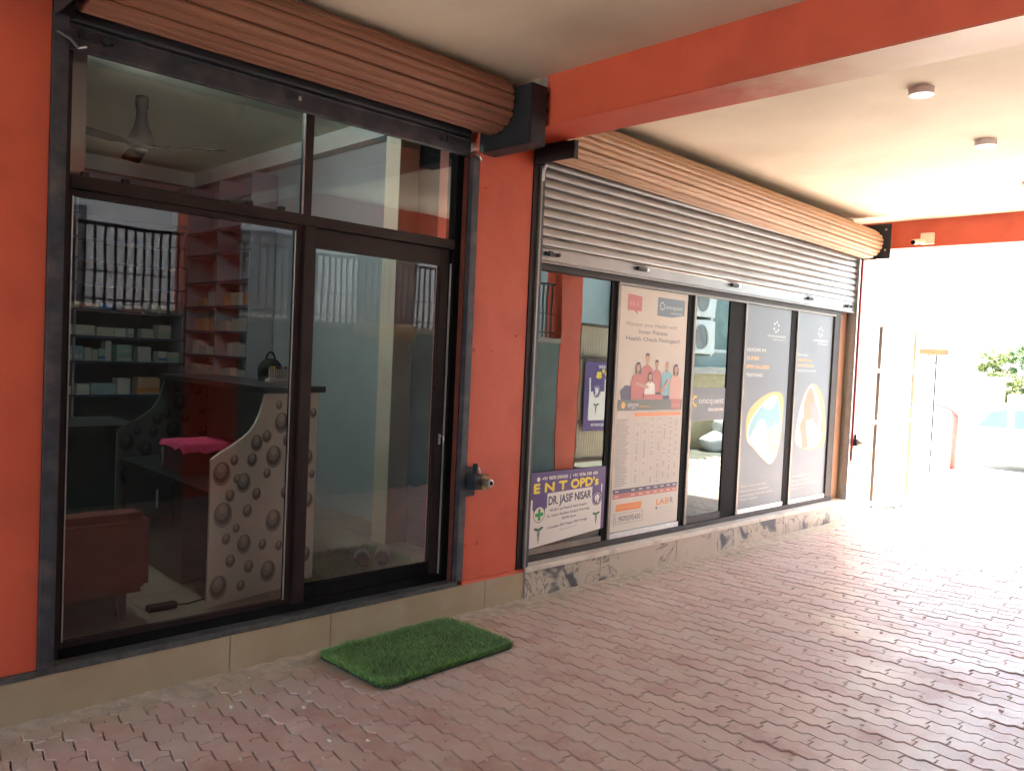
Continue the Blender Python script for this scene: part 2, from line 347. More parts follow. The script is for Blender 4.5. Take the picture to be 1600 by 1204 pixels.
def lathe(bm, prof, c, seg=24, axis='Z'):
    rings = []
    for r, h in prof:
        ring = []
        for k in range(seg):
            t = 2*math.pi*k/seg
            v = (r*math.cos(t), r*math.sin(t), h)
            if axis == 'Y': v = (v[0], v[2], v[1])
            if axis == 'X': v = (v[2], v[0], v[1])
            ring.append(bm.verts.new(Vector(v) + Vector(c)))
        rings.append(ring)
    for i in range(len(rings)-1):
        for k in range(seg): bm.faces.new((rings[i][k], rings[i][(k+1) % seg], rings[i+1][(k+1) % seg], rings[i+1][k]))
    bm.faces.new(rings[0]); bm.faces.new(rings[-1])
    return bm

def extr_x(bm, prof, x0, x1, dz=0.0, closed=True):
    """profile of (y,z) pulled along X; dz lets the far end sink or rise"""
    a = [bm.verts.new((x0, y, z)) for y, z in prof]; b = [bm.verts.new((x1, y, z+dz)) for y, z in prof]
    n = len(prof)
    for i in range(n if closed else n-1): bm.faces.new((a[i], a[(i+1) % n], b[(i+1) % n], b[i]))
    if closed: bm.faces.new(a); bm.faces.new(b)
    return bm

def poly_prism(bm, pts, y0, y1):
    """outline of (x,z) given thickness in Y"""
    a = [bm.verts.new((x, y0, z)) for x, z in pts]; b = [bm.verts.new((x, y1, z)) for x, z in pts]
    n = len(pts)
    bm.faces.new(a); bm.faces.new(b)
    for i in range(n): bm.faces.new((a[i], a[(i+1) % n], b[(i+1) % n], b[i]))
    return bm

def thing(name, label, cat, loc=(0, 0, 0), group=None):
    o = bpy.data.objects.new(name, None); COL.objects.link(o); o.location = loc; o.empty_display_size = .1
    bpy_tag(o, label, cat, group)
    o.matrix_basis = Matrix.Translation(loc)
    return o
def bpy_tag(o, label, cat, group=None):
    o['label'] = label; o['category'] = cat
    if group: o['group'] = group
    return o
def struct(name, bm, mat, parent=None):
    o = obj(name, bm, mat, parent)
    if parent is None: o['kind'] = 'structure'
    return o
def copy_tree(root, loc, label):
    c = root.copy(); COL.objects.link(c); c.location = loc; c['label'] = label
    for ch in [x for x in root.children]:
        d = ch.copy(); COL.objects.link(d); d.parent = c
        for g in ch.children:
            q = g.copy(); COL.objects.link(q); q.parent = d
    return c

_txt_cache = {}
def text_mesh(s):
    if s in _txt_cache: return _txt_cache[s]
    cu = bpy.data.curves.new('t', 'FONT'); cu.body = s; cu.resolution_u = 3; cu.offset = 0.0
    o = bpy.data.objects.new('t', cu); COL.objects.link(o)
    dg = bpy.context.evaluated_depsgraph_get(); dg.update()
    me = bpy.data.meshes.new_from_object(o.evaluated_get(dg), depsgraph=dg)
    vs = [v.co.copy() for v in me.vertices]; fs = [tuple(f.vertices) for f in me.polygons]
    bpy.data.objects.remove(o); bpy.data.curves.remove(cu); bpy.data.meshes.remove(me)
    _txt_cache[s] = (vs, fs); return vs, fs

class Face:
    """a flat printed face: u runs right, v runs up, seen from the side it faces"""
    def __init__(s, origin, u, v, parent):
        s.o = Vector(origin); s.u = Vector(u); s.v = Vector(v); s.n = s.u.normalized().cross(s.v.normalized()); s.parent = parent; s.k = 0
    def P(s, u, v, d): return s.o + s.u*u + s.v*v + s.n*d
    def poly(s, name, pts, mat, d):
        bm = bmesh.new(); bm.faces.new([bm.verts.new(s.P(u, v, d)) for u, v in pts])
        me = bpy.data.meshes.new(name); bm.to_mesh(me); bm.free(); return link(name, me, M[mat], s.parent)
    def polys(s, name, lst, mat, d):
        bm = bmesh.new()
        for pts in lst: bm.faces.new([bm.verts.new(s.P(u, v, d)) for u, v in pts])
        me = bpy.data.meshes.new(name); bm.to_mesh(me); bm.free(); return link(name, me, M[mat], s.parent)
    def rect(s, name, u0, u1, v0, v1, mat, d): return s.poly(name, [(u0, v0), (u1, v0), (u1, v1), (u0, v1)], mat, d)
    def ell(s, cu, cv, ru, rv, n=20, a0=0, a1=2*math.pi): return [(cu+ru*math.cos(a0+(a1-a0)*k/n), cv+rv*math.sin(a0+(a1-a0)*k/n)) for k in range(n)]
    def text(s, txt, u0, v0, h, mat, d, width=None, bold=0.0, name='lettering'):
        """text with its lower left at u0,v0; h = cap height; squeezed to width"""
        vs, fs = text_mesh(txt)
        if not vs: return None
        x0 = min(v.x for v in vs); x1 = max(v.x for v in vs); cap = .72
        k = h/cap; kx = (width/(x1-x0)) if width else k
        bm = bmesh.new()
        offs = [(0, 0)] if not bold else [(-bold, 0, ), (bold, 0), (0, bold), (0, -bold), (0, 0)]
        for i, (du, dv) in enumerate(offs):
            q = [bm.verts.new(s.P(u0+(v.x-x0)*kx+du, v0+v.y*k+dv, d+i*.00004)) for v in vs]
            for f in fs:
                try: bm.faces.new([q[j] for j in f])
                except ValueError: pass
        me = bpy.data.meshes.new(name); bm.to_mesh(me); bm.free()
        return link(name, me, M[mat], s.parent)

# ================================================================== SETTING
ZC = 3.025          # ceiling
g = bmesh.new(); box(g, -60, 15.6, -40, 60, -.30, -.062); struct('ground', g, M['concrete'])
g = bmesh.new(); box(g, 15.6, 160, -90, 90, -.45, -.20); struct('road', g, M['concrete'])
fl = struct('floor', bx(-.3, 8.3, .13, 4.9, .05, .194), M['cement'])
for i in range(14):
    for j in range(8):
        x0 = -.3+i*.6; y0 = .13+j*.6
        t = ob('tile', 'floor_tile', (x0+.002, min(x0+.598, 8.3), y0+.002, min(y0+.598, 4.9), .194, .201), fl)

g = bmesh.new(); box(g, 8.85, 19, -5.4, -3.62, -.2, -.03); struct('yard', g, pm('shade_dark_yard_ground', (0.11, 0.105, 0.085), (0.07, 0.068, 0.055), 3, 0.95, 0.01, 14))  # dark slab: the shade over the yard is put into the ground colour
# ---- pavement of interlocking pavers
pav = struct('pavement', bx(-6.2, 14.6, -3.6, -.0, -.06, -.022), M['bed'])
L, W = .2075, .1052
OUT = [(0, 0), (.046, -.0115), (.070, .0110), (.104, .000), (.150, -.0115), (.174, .0110), (L, .000)]
def paver_outline():
    lo = [(t, s) for t, s in OUT]
    hi = [(t, s+W) for t, s in reversed(OUT)]
    e1 = [(L+.005, W*.46), (L-.012, W*.52)]            # far end, going s up
    e0 = [(-.012, W*.52), (.005, W*.46)]               # near end, going s down
    return lo + e1 + hi + e0
def inset(pts, d, ends=None):
    n = len(pts); out = []
    for i in range(n):
        a = Vector(pts[i-1]); b = Vector(pts[i]); c = Vector(pts[(i+1) % n])
        e1 = (b-a).normalized(); e2 = (c-b).normalized()
        n1 = Vector((-e1.y, e1.x)); n2 = Vector((-e2.y, e2.x))
        mvec = (n1+n2); mvec = mvec/max(.5, mvec.length_squared/2) if mvec.length > .01 else n1
        dd = d
        if ends is not None:        # tight end joints, open long joints: move the tooth points less
            if i in (7, 8, 16, 17): dd = ends
        out.append(b + mvec*dd)
    if ends is not None:
        for i, sg in ((0, 1), (6, -1), (9, -1), (15, 1)):
            out[i] = Vector((pts[i][0] + sg*ends, out[i].y))
    return out
pts0 = paver_outline()
gap = inset(pts0, .0024, .0005); top = inset(pts0, .0056, .0024)
def paver_geo(bm, org, u, v, z, tilt, tone, layer):
    def P(q, dz): 
        p = org + u*q[0] + v*q[1]
        return (p.x, p.y, z+dz + tilt[0]*(q[0]-L/2) + tilt[1]*(q[1]-W/2))
    t_ = [bm.verts.new(P(q, 0)) for q in top]; g_ = [bm.verts.new(P(q, -.0045)) for q in gap]; b_ = [bm.verts.new(P(q, -.02)) for q in gap]
    n = len(t_); fs = [bm.faces.new(t_)]
    for i in range(n):
        j = (i+1) % n
        fs.append(bm.faces.new((t_[j], t_[i], g_[i], g_[j]))); fs.append(bm.faces.new((g_[j], g_[i], b_[i], b_[j])))
    for f in fs:
        for lp in f.loops: lp[layer] = (tone, tone, tone, 1)
pu = Vector((.095, -.9955, 0)).normalized(); pv = Vector((.9955, .095, 0)).normalized()
base = Vector((1.5755, -.5345, 0)) - pv*W/2     # an end mark read from the photograph
view = []
protos = []
for k in range(6):
    bm = bmesh.new(); ly = bm.loops.layers.color.new('tone')
    paver_geo(bm, Vector((0, 0, 0)), pu, pv, 0, (0, 0), k/6, ly)
    me = bpy.data.meshes.new('paver'); bmesh.ops.recalc_face_normals(bm, faces=bm.faces[:]); bm.to_mesh(me); bm.free(); me.materials.append(M['paver']); protos.append(me)
cmw = cam.matrix_world.inverted()
for i in range(-75, 130):
    for j in range(-40, 45):
        o = base + pv*(W*i) + pu*(L*(j + (.5 if i % 2 else 0)))
        c = o + pu*L/2 + pv*W/2
        if c.y > -.045 or c.y < -3.54 or c.x < -6 or c.x > 14.5: continue
        q = cmw @ Vector((c.x, c.y, 0))
        vis = q.z < -.3 and abs(q.x/q.z) < .65 and abs(q.y/q.z) < .49
        view.append((0 if vis else 1, -q.z if vis else 99, o, c))
view.sort(key=lambda a: (a[0], a[1]))
rest = bmesh.new(); ly = rest.loops.layers.color.new('tone')
for k, (vis, dist, o, c) in enumerate(view):
    hz = (noise.noise(Vector((c.x*.9, c.y*.9, 0)))*.004 + random.uniform(-.0022, .0016)); tl = (random.uniform(-.018, .018), random.uniform(-.022, .022))
    if k < 298 and not vis:
        p = bpy.data.objects.new('paver', protos[k*5 % 6]); COL.objects.link(p)
        p.location = (o.x, o.y, hz); p.rotation_euler = (tl[1]*.8, tl[0]*.8, random.uniform(-.004, .004))
        p.parent = pav
    else:
        paver_geo(rest, o, pu, pv, hz, tl, random.random(), ly)
me = bpy.data.meshes.new('pavers'); rest.to_mesh(me); rest.free(); me.materials.append(M['paver'])
pr = bpy.data.objects.new('paver_field', me); COL.objects.link(pr); pr.parent = pav; pr['kind'] = 'stuff'
# sand and mortar that has crept over the pavers along the plinth
bm = bmesh.new(); nx, ny = 700, 18; grid = []
for i in range(nx+1):
    row = []
    x = -1 + 10.2*i/nx
    for j in range(ny+1):
        y = .012 - .26*j/ny
        wd = .075 + .085*(noise.noise(Vector((x*1.3, 3, 0)))+.35) + .05*noise.noise(Vector((x*7, 9, 0)))
        t = (-y)/max(.03, wd)
        z = .012*(1-t) + .007*noise.noise(Vector((x*16, y*16, 0))) + .004*noise.noise(Vector((x*45, y*45, 2)))
        row.append(bm.verts.new((x, y, max(-.012, min(.016, z)))))
    grid.append(row)
for i in range(nx):
    for j in range(ny): bm.faces.new((grid[i][j], grid[i+1][j], grid[i+1][j+1], grid[i][j+1]))
sd = obj('mortar_spill', bm, M['sand'], None, smooth=True); sd['kind'] = 'stuff'; sd['label'] = 'sandy mortar spilled over the pavers along the foot of the plinth'; sd['category'] = 'mortar'
# pale slivers painted in for glints on the toothed paver ends
bm = bmesh.new()
for k, (vis, dist, o, c) in enumerate(view):
    if vis or dist > 6.5 or random.random() < .5: continue
    e = o + pv*W*.49 - pu*.003
    ln = random.uniform(.008, .013); wd = random.uniform(.0020, .0034)
    mt_ = Matrix.Translation((e.x, e.y, 0)) @ Matrix.Rotation(random.uniform(-.1, .2), 4, 'Z')
    box(bm, -wd, wd, -ln, ln, -.01, .0030, mtx=mt_)
cr = obj('joint_glints', bm, flat('joint_glint', (0.60, 0.55, 0.48), .9), pav); cr['kind'] = 'stuff'

# ================================================================== THE BUILDING
B = thing('shop_building', 'single storey shop building with orange pillars and beams over a covered paved passage', 'building', (3.3, 0, 0))
# pillars
p = ob('pillar', 'orange', (-.6, .913, 0.006, .35, .205, ZC), B); p['label'] = 'dark orange pillar at the left edge of the glass shopfront'
p = ob('pillar', 'orange', (3.083, 3.52, 0.0, .35, .195, 2.7545), B, bev=.004); p['label'] = 'orange pillar between the two shops'
p = ob('pillar', 'cream', (8.265, 8.60, -.01, .35, .0, 2.752), B, bev=.004); p['label'] = 'corner pillar toned cream for glare at the bright end of the passage'  # cream stands in for the glare that whitens this pillar
# paint repairs and strap ends on the pillar
for (x0, x1, z) in ((3.095, 3.20, .405), (3.10, 3.245, 1.525), (3.09, 3.15, 2.445), (3.43, 3.51, 1.62)):
    b = bmesh.new(); box(b, x0, x1, -.006, .004, z-.008, z+.008, .003); lathe(b, [(.0001, -.010), (.006, -.010), (.007, -.001)], (x1-.008, 0, z), 8, 'Y')
    obj('strap_end', b, M['orange'], B)
b = bmesh.new()
for k in range(110):     # ragged plaster lip beside the guide rail
    z = .22+k*.022; r = random.uniform(.002, .010)
    if random.random() < .75: box(b, 3.083, 3.087+r, -.004-r*.4, .004, z, z+random.uniform(.008, .022), .0015)
obj('plaster_lip', b, M['orange'], B)['kind'] = 'stuff'
# beams
be = obj('beam', bx(3.236, 3.52, -3.598, .35, 2.755, ZC+.01, bev=.004), M['beam'], B); be['label'] = 'orange cross beam above the middle pillar, underside cream at its outer end'
be = ob('beam', 'orange', (8.54, 8.80, -3.598, .35, 2.755, ZC+.01), B, bev=.004); be['label'] = 'orange cross beam at the bright end carrying the camera'
ob('edge_beam', 'orange', (-4.8, 8.80, -3.84, -3.6, 2.69, ZC+.012), B)
ob('beam', 'orange', (-2.4, -2.1, -3.6, .35, 2.755, ZC+.01), B)
# outer columns
for x0, x1 in ((3.03, 3.51), (7.97, 8.37), (-2.6, -2.2)):
    c = ob('column', 'orange', (x0, x1, -3.88, -3.598, -.05, 2.692), B)
# cement patch and hooks where bracket meets beam
ob('cement_patch', 'cement', (3.2335, 3.2375, -.36, -.09, 2.757, 3.02), B)
for z in (2.93, 2.845):
    b = bmesh.new(); tube(b, [(3.16, -.30, z), (3.225, -.345, z-.008), (3.232, -.372, z-.012)], .011, 8); obj('bolt_lug', b, M['bracket'], B)
# roof slab and walls
struct('ceiling', bx(-4.9, 9.0, -3.95, .34, ZC, ZC+.22), M['ceiling'])
b = bmesh.new(); box(b, -.62, 8.7, .22, 5.05, 3.2, 3.36); obj('roof', b, M['ceiling'], B)
ob('lintel', 'cement', (.913, 3.083, .10, .35, 2.78, 3.2), B); ob('lintel', 'cement', (3.52, 8.265, .10, .35, 2.70, 3.2), B)
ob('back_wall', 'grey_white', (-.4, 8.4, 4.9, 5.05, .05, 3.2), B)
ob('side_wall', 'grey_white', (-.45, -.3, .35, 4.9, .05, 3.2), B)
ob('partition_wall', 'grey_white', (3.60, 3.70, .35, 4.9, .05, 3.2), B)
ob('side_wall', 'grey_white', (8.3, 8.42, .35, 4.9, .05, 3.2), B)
ob('interior_pillar', 'cream', (3.24, 3.40, .96, 1.12, .2, 3.2), B)
ob('dark_gap_board', 'black', (3.401, 3.598, .352, 1.10, .2, 3.2), B)  # black board standing in for the unlit gap beside the interior pillar
ob('wall_trim', 'white_wall', (1.060, 1.122, .28, .33, 2.185, 2.68), B)
ob('front_wall', 'orange', (-6.2, -.6, .006, .2, .0, ZC), B)
# cornices inside the pharmacy
ob('cornice', 'white_wall', (-.3, 3.6, 4.80, 4.9, 3.06, 3.2), B); ob('cornice', 'white_wall', (3.50, 3.60, .97, 4.8, 3.06, 3.2), B)
# plinth: beige tiles, granite sill; marble slabs, cream ledge
ob('plinth_core', 'cement', (-.6, 8.60, .012, .13, -.05, .18), B)
for x0, x1 in ((-.35, .53), (.53, 1.699), (1.699, 2.225), (2.225, 3.270), (3.270, 3.60)):
    ob('plinth_tile', 'tile', (x0+.0015, x1-.0015, -.002 if x0 != 2.225 else -.0035, .012, -.02, .1785), B, bev=.001)
ob('sill', 'sill', (-.6, .913, -.012, .05, .179, .2045), B, bev=.003)
ob('sill', 'sill', (.9135, 3.045, -.008, .14, .179, .2050), B, bev=.003)
b = bmesh.new(); extr_x(b, [(.012, .1785), (-.004, .1785), (-.002, .196), (.012, .1965)], 3.084, 3.60); obj('painted_edge', b, M['orange'], B)
for x0, x1 in ((3.60, 4.32), (4.32, 5.22), (5.22, 6.0), (6.0, 6.9), (6.9, 7.75), (7.75, 8.26)):
    ob('marble_slab', 'marble', (x0+.0015, x1-.0015, -.014+random.uniform(-.002, .002), .012, -.02, .172), B, bev=.001)
for x0, x1 in ((3.60, 5.0), (5.0, 6.45), (6.45, 8.26)):
    ob('ledge_slab', 'sill_cream', (x0+.0012, x1-.0012, -.022, .14, .174, .2070), B, bev=.003)

# ================================================================== ROLLING SHUTTERS
def slat_prof(y0, z0, h, d):
    """one curtain slat seen end-on, bulging out by d"""
    o = [(0, 0), (-.45*d, .035*h), (-.80*d, .12*h), (-.97*d, .28*h), (-d, .50*h), (-.93*d, .70*h), (-.72*d, .84*h), (-.35*d, .92*h), (.0, .945*h), (.0, .99*h)]
    pr = [(y0+a, z0+b_) for a, b_ in o]
    return pr + [(y+.0016, z) for y, z in reversed(pr)]
def roll_slats(parent, x0, x1, zc, yc, r, dz, mat, count, a_from, a_to):
    """slats wound on the barrel; each is a curved strip with a ridge and a groove"""
    st = (a_to-a_from)/count
    for k in range(count):
        a0 = a_from + k*st; prof = []
        for t, dr in ((0, -.014), (.035, .000), (.12, .0085), (.28, .0105), (.38, .0070), (.43, .0020), (.48, .0015), (.53, .0065), (.66, .0095), (.84, .0085), (.965, .000), (1, -.014)):
            a = a0 + t*st; rr = r + dr
            prof.append((yc + rr*math.cos(a), zc + rr*math.sin(a)))
        inner = [(yc + (r-.016)*math.cos(a0+t*st), zc + (r-.016)*math.sin(a0+t*st)) for t in (1, .5, 0)]
        bm = bmesh.new(); extr_x(bm, prof+inner, x0+random.uniform(-.008, .008), x1+random.uniform(-.014, .010), dz)
        obj('rolled_slat', bm, M[mat], parent)
def guide(parent, x0, x1, z0, z1, mat, y0=-.012, y1=.055):
    ob('guide_rail', mat, (x0, x1, y0, y1, z0, z1), parent, bev=.002)

S1 = thing('rolling_shutter', 'rolled up shutter in dark brown slats over the tall pharmacy shopfront', 'shutter', (2.0, 0, .2), None)
roll_slats(S1, .985, 3.075, 2.862, -.125, .145, .0, 'primer', 10, R(20), R(380))
b = bmesh.new(); lathe(b, [(.02, 0), (.02, 2.13)], (.96, -.125, 2.862), 12, 'X'); obj('barrel', b, M['bracket'], S1)
guide(S1, .916, .970, .207, 2.712, 'dark_metal')
ob('guide_lip', 'brass', (.9705, .9765, .02, .05, .207, 2.56), S1)
guide(S1, 3.032, 3.081, .207, 2.60, 'dark_metal')
obj('shutter_slat', extr_x(bmesh.new(), slat_prof(.03, 2.700, .060, .016), .972, 3.030), M['galv_dark'], S1)
obj('shutter_slat', extr_x(bmesh.new(), slat_prof(.03, 2.758, .060, .016), .972, 3.030), M['galv_dark'], S1)
obj('shutter_slat', extr_x(bmesh.new(), slat_prof(.03, 2.816, .060, .016), .972, 3.030), M['galv_dark'], S1)
b = bmesh.new(); extr_x(b, [(.030, 2.700), (.012, 2.698), (.010, 2.690), (.016, 2.684), (.016, 2.606), (.020, 2.598), (.032, 2.598)], .972, 3.030); obj('bottom_rail', b, M['dark_metal'], S1)
b = bmesh.new(); box(b, 1.895, 1.965, .006, .017, 2.640, 2.664, .003); h = obj('lift_handle', b, M['dark_metal'], S1)
b = bmesh.new(); box(b, 1.950, 1.966, .002, .0058, 2.642, 2.662, .002); obj('handle_tip', b, M['silver'], h)
for xa, sgn in ((1.06, 1), (2.86, -1)):
    b = bmesh.new(); box(b, xa-.05, xa+.075, .006, .0155, 2.645, 2.668, .003); box(b, xa-.015, xa+.012, -.004, .010, 2.640, 2.676, .003)
    lathe(b, [(.0001, -.012), (.012, -.012), (.013, .016)], (xa+.045*sgn, 0, 2.656), 10, 'Y'); obj('slide_bolt', b, M['galv_dark'], S1)
b = bmesh.new(); tube(b, [(.925, -.02, 2.64), (.97, -.022, 2.625), (1.0, -.018, 2.60), (1.03, -.01, 2.615)], .006, 8); obj('stop_lug', b, M['galv'], S1); b = bmesh.new(); tube(b, [(3.028, -.02, 2.615), (3.055, -.03, 2.60), (3.075, -.02, 2.585)], .008, 8); obj('stop_lug', b, M['galv'], S1)
# end brackets (plate in the YZ plane, with returned flange)
def bracket(parent, x0, x1, y0, z0, z1, flange=.0, y1=.004):
    b = bmesh.new(); box(b, x0, x1, y0, y1, z0, z1, .002)
    obj('end_bracket', b, M['bracket'], parent)
bracket(S1, 3.0835, 3.0895, -.392, 2.628, 2.945); bracket(S1, .918, .924, -.392, 2.70, 3.02)
ob('end_bracket', 'bracket', (.924, .990, -.004, .03, 2.713, 3.02), S1)
ob('bracket_flange', 'bracket', (3.090, 3.20, -.392, -.386, 2.628, 2.945), S1)
ob('bracket_return', 'bracket', (3.0895, 3.20, -.3855, .0, 2.628, 2.632), S1)

S2 = thing('rolling_shutter', 'half lowered grey steel shutter with tan rolled slats above the wide poster shopfront', 'shutter', (5.9, 0, .2), None)
roll_slats(S2, 3.565, 8.195, 2.825, -.085, .137, -.060, 'primer2', 11, R(12), R(372))
b = bmesh.new(); tube(b, [(3.54, -.085, 2.825), (8.22, -.085, 2.765)], .022, 12); obj('barrel', b, M['bracket'], S2)
guide(S2, 3.522, 3.572, .207, 2.70, 'maroon', -.004, .05)
guide(S2, 3.5725, 3.590, .207, 2.655, 'galv', -.020, .04)
guide(S2, 3.5945, 3.615, .207, 2.655, 'dark_metal', -.014, .04)
guide(S2, 8.190, 8.215, .207, 2.66, 'silver', -.016, .04)
guide(S2, 8.222, 8.246, .207, 2.66, 'galv', -.010, .04)
ob('conduit_strip', 'redpost', (8.249, 8.262, -.024, .0, .60, 2.66), S2)
b = bmesh.new(); tube(b, [(3.581, -.022, 2.56), (3.581, -.026, 2.63), (3.590, -.030, 2.655), (3.606, -.022, 2.662)], .010, 8); obj('stop_lug', b, M['silver'], S2)
pitch_ = .0592; zb = 2.182
for k in range(11):
    z0 = zb + k*pitch_
    obj('shutter_slat', extr_x(bmesh.new(), slat_prof(.026, z0, pitch_, .018), 3.618+random.uniform(-.002, .002), 8.186), M['galv'], S2)
b = bmesh.new(); extr_x(b, [(.028, 2.182), (.010, 2.181), (.008, 2.174), (.014, 2.168), (.014, 2.098), (.004, 2.090), (.004, 2.082), (.03, 2.082)], 3.618, 8.186); obj('bottom_rail', b, M['galv'], S2)
for x in (4.66, 5.90, 7.22):
    b = bmesh.new(); box(b, x-.075, x+.03, -.012, .0135, 2.134, 2.160, .004); h = obj('lift_handle', b, M['bracket'], S2)
    b = bmesh.new(); box(b, x+.031, x+.062, -.006, .0135, 2.136, 2.158, .003); obj('handle_tip', b, M['silver'], h)
for x, sg in ((3.75, 1), (8.05, -1)):
    b = bmesh.new(); box(b, x-.09, x+.02, -.004, .0135, 2.128, 2.150, .003); box(b, x-.07, x-.03, -.012, .0, 2.122, 2.156, .003)
    lathe(b, [(.0001, -.016), (.012, -.016), (.014, .013)], (x+.02, 0, 2.139), 6, 'Y'); obj('slide_bolt', b, M['bracket'], S2)
bracket(S2, 3.5235, 3.5285, -.314, 2.648, 2.7515, y1=-.0045)
ob('bracket_flange', 'bracket', (3.529, 3.56, -.314, -.308, 2.648, 2.7515), S2)
bracket(S2, 8.222, 8.230, -.290, 2.615, 2.955)
for yy, zz in ((-.24, 2.90), (-.24, 2.70), (-.06, 2.90)):
    b = bmesh.new(); lathe(b, [(.0001, -.006), (.012, -.006), (.012, .0)], (8.222, yy, zz), 6, 'X'); obj('bolt', b, M['silver'], S2)

# shutter locks on the pillars
def lock(x, z, label, s=1.0):
    t = thing('shutter_lock', label, 'lock', (x, 0, z))
    b = bmesh.new(); box(b, x-.010*s, x+.062*s, -.010, .0, z-.095*s, z+.075*s, .002); obj('back_plate', b, M['dark_metal'], t)
    b = bmesh.new(); box(b, x, x+.060*s, -.075*s, -.010, z-.050*s, z+.035*s, .003); obj('lock_case', b, M['bracket'], t)
    b = bmesh.new(); box(b, x+.055*s, x+.125*s, -.070*s, -.014, z-.055*s, z+.030*s, .004); obj('brass_body', b, M['brass'], t)
    b = bmesh.new(); lathe(b, [(.0001, -.115*s), (.017*s, -.115*s), (.022*s, -.112*s), (.023*s, -.070*s)], (x+.092*s, 0, z-.012*s), 18, 'Y'); c = obj('key_cylinder', b, M['silver'], t)
    b = bmesh.new(); lathe(b, [(.0001, -.1175*s), (.011*s, -.1175*s), (.0125*s, -.1152*s)], (x+.092*s, 0, z-.012*s), 14, 'Y'); k = obj('keyhole_plate', b, M['black'], c)
    b = bmesh.new(); box(b, x+.028*s, x+.046*s, -.05*s, -.02, z+.035*s, z+.095*s, .003); obj('bolt_pin', b, M['bracket'], t)
    b = bmesh.new(); tube(b, [(x+.052*s, -.04*s, z+.075*s), (x+.062*s, -.045*s, z+.055*s), (x+.070*s, -.04*s, z+.032*s)], .005*s, 8); obj('pin_wire', b, M['silver'], t)
    for dx in (.02, .052): 
        b = bmesh.new(); lathe(b, [(.0001, -.015), (.006, -.015), (.006, -.010)], (x+dx*s, 0, z-.078*s), 8, 'Y'); obj('screw', b, M['bracket'], t)
    return t
lock(3.085, .785, 'brass and black shutter lock on the orange pillar between the shops')
lock(8.262, .79, 'small dark shutter lock at the bright right end of the poster shopfront', .8)

# ================================================================== PHARMACY SHOPFRONT
F1 = thing('shopfront', 'dark maroon framed glass shopfront of the pharmacy with a sliding door', 'shopfront', (2.0, .09, .207))
ob('frame', 'maroon', (.978, 1.004, .06, .135, .207, 2.66), F1)
ob('bottom_track', 'black', (1.004, 3.032, .062, .139, .2062, .246), F1)
ob('frame', 'black', (2.978, 3.045, .060, .14, .246, 2.66), F1)
ob('jamb_reveal', 'red_jamb', (3.022, 3.031, .022, .058, .207, 2.60), F1)
ob('transom', 'maroon', (1.004, 2.978, .052, .132, 2.080, 2.132), F1, bev=.003)
ob('mullion', 'maroon', (2.034, 2.099, .050, .100, .246, 2.0795), F1, bev=.003)
ob('mullion', 'maroon', (2.026, 2.069, .055, .100, 2.1325, 2.66), F1, bev=.003)
ob('mullion_trim', 'silver', (2.0205, 2.0255, .058, .068, 2.134, 2.64), F1)
for x in (1.045, 1.20, 1.74, 1.90):
    ob('glazing_clip', 'maroon', (x, x+.026, .050, .075, 2.1325, 2.150), F1)
def pane(parent, x0, x1, z0, z1, y, mat, name='pane'):
    return ob(name, mat, (x0, x1, y, y+.0015, z0, z1), parent)
pane(F1, 1.004, 2.0205, 2.1325, 2.655, .085, 'glass1'); pane(F1, 2.0695, 2.978, 2.1325, 2.655, .085, 'glass1')
# fixed sliding leaf, left
lf = ob('window_leaf', 'maroon', (1.006, 1.016, .066, .092, .248, 2.078), F1)
ob('leaf_rail', 'maroon', (1.0165, 1.996, .066, .092, .248, .272), lf); ob('leaf_rail', 'maroon', (1.0165, 1.996, .066, .092, 2.052, 2.078), lf)
ob('leaf_stile', 'maroon', (1.996, 2.033, .066, .092, .248, 2.078), lf)
ob('leaf_gasket', 'silver', (1.0165, 1.0205, .064, .072, .272, 2.052), lf); ob('leaf_gasket', 'silver', (1.9915, 1.9955, .064, .072, .272, 2.052), lf)
pane(lf, 1.0165, 1.996, .272, 2.052, .078, 'glass1')
# sliding door, right
dr = ob('door', 'maroon', (2.905, 2.962, .082, .118, .248, 2.078), F1, bev=.002)
ob('door_stile', 'maroon', (2.099, 2.106, .082, .118, .248, 2.078), dr)
ob('door_rail', 'black', (2.1065, 2.9045, .082, .118, .248, .318), dr); ob('door_rail', 'maroon', (2.1065, 2.9045, .082, .118, 1.985, 2.078), dr)
ob('brush_strip', 'silver', (2.966, 2.972, .070, .080, .25, 2.0), dr)
pane(dr, 2.1065, 2.9045, .318, 1.985, .098, 'glass1')
b = bmesh.new(); box(b, 2.935, 2.947, .070, .082, .985, 1.045, .003); tube(b, [(2.941, .068, 1.035), (2.955, .060, 1.03), (2.957, .058, 1.0)], .004, 6); obj('door_latch', b, M['silver'], dr)

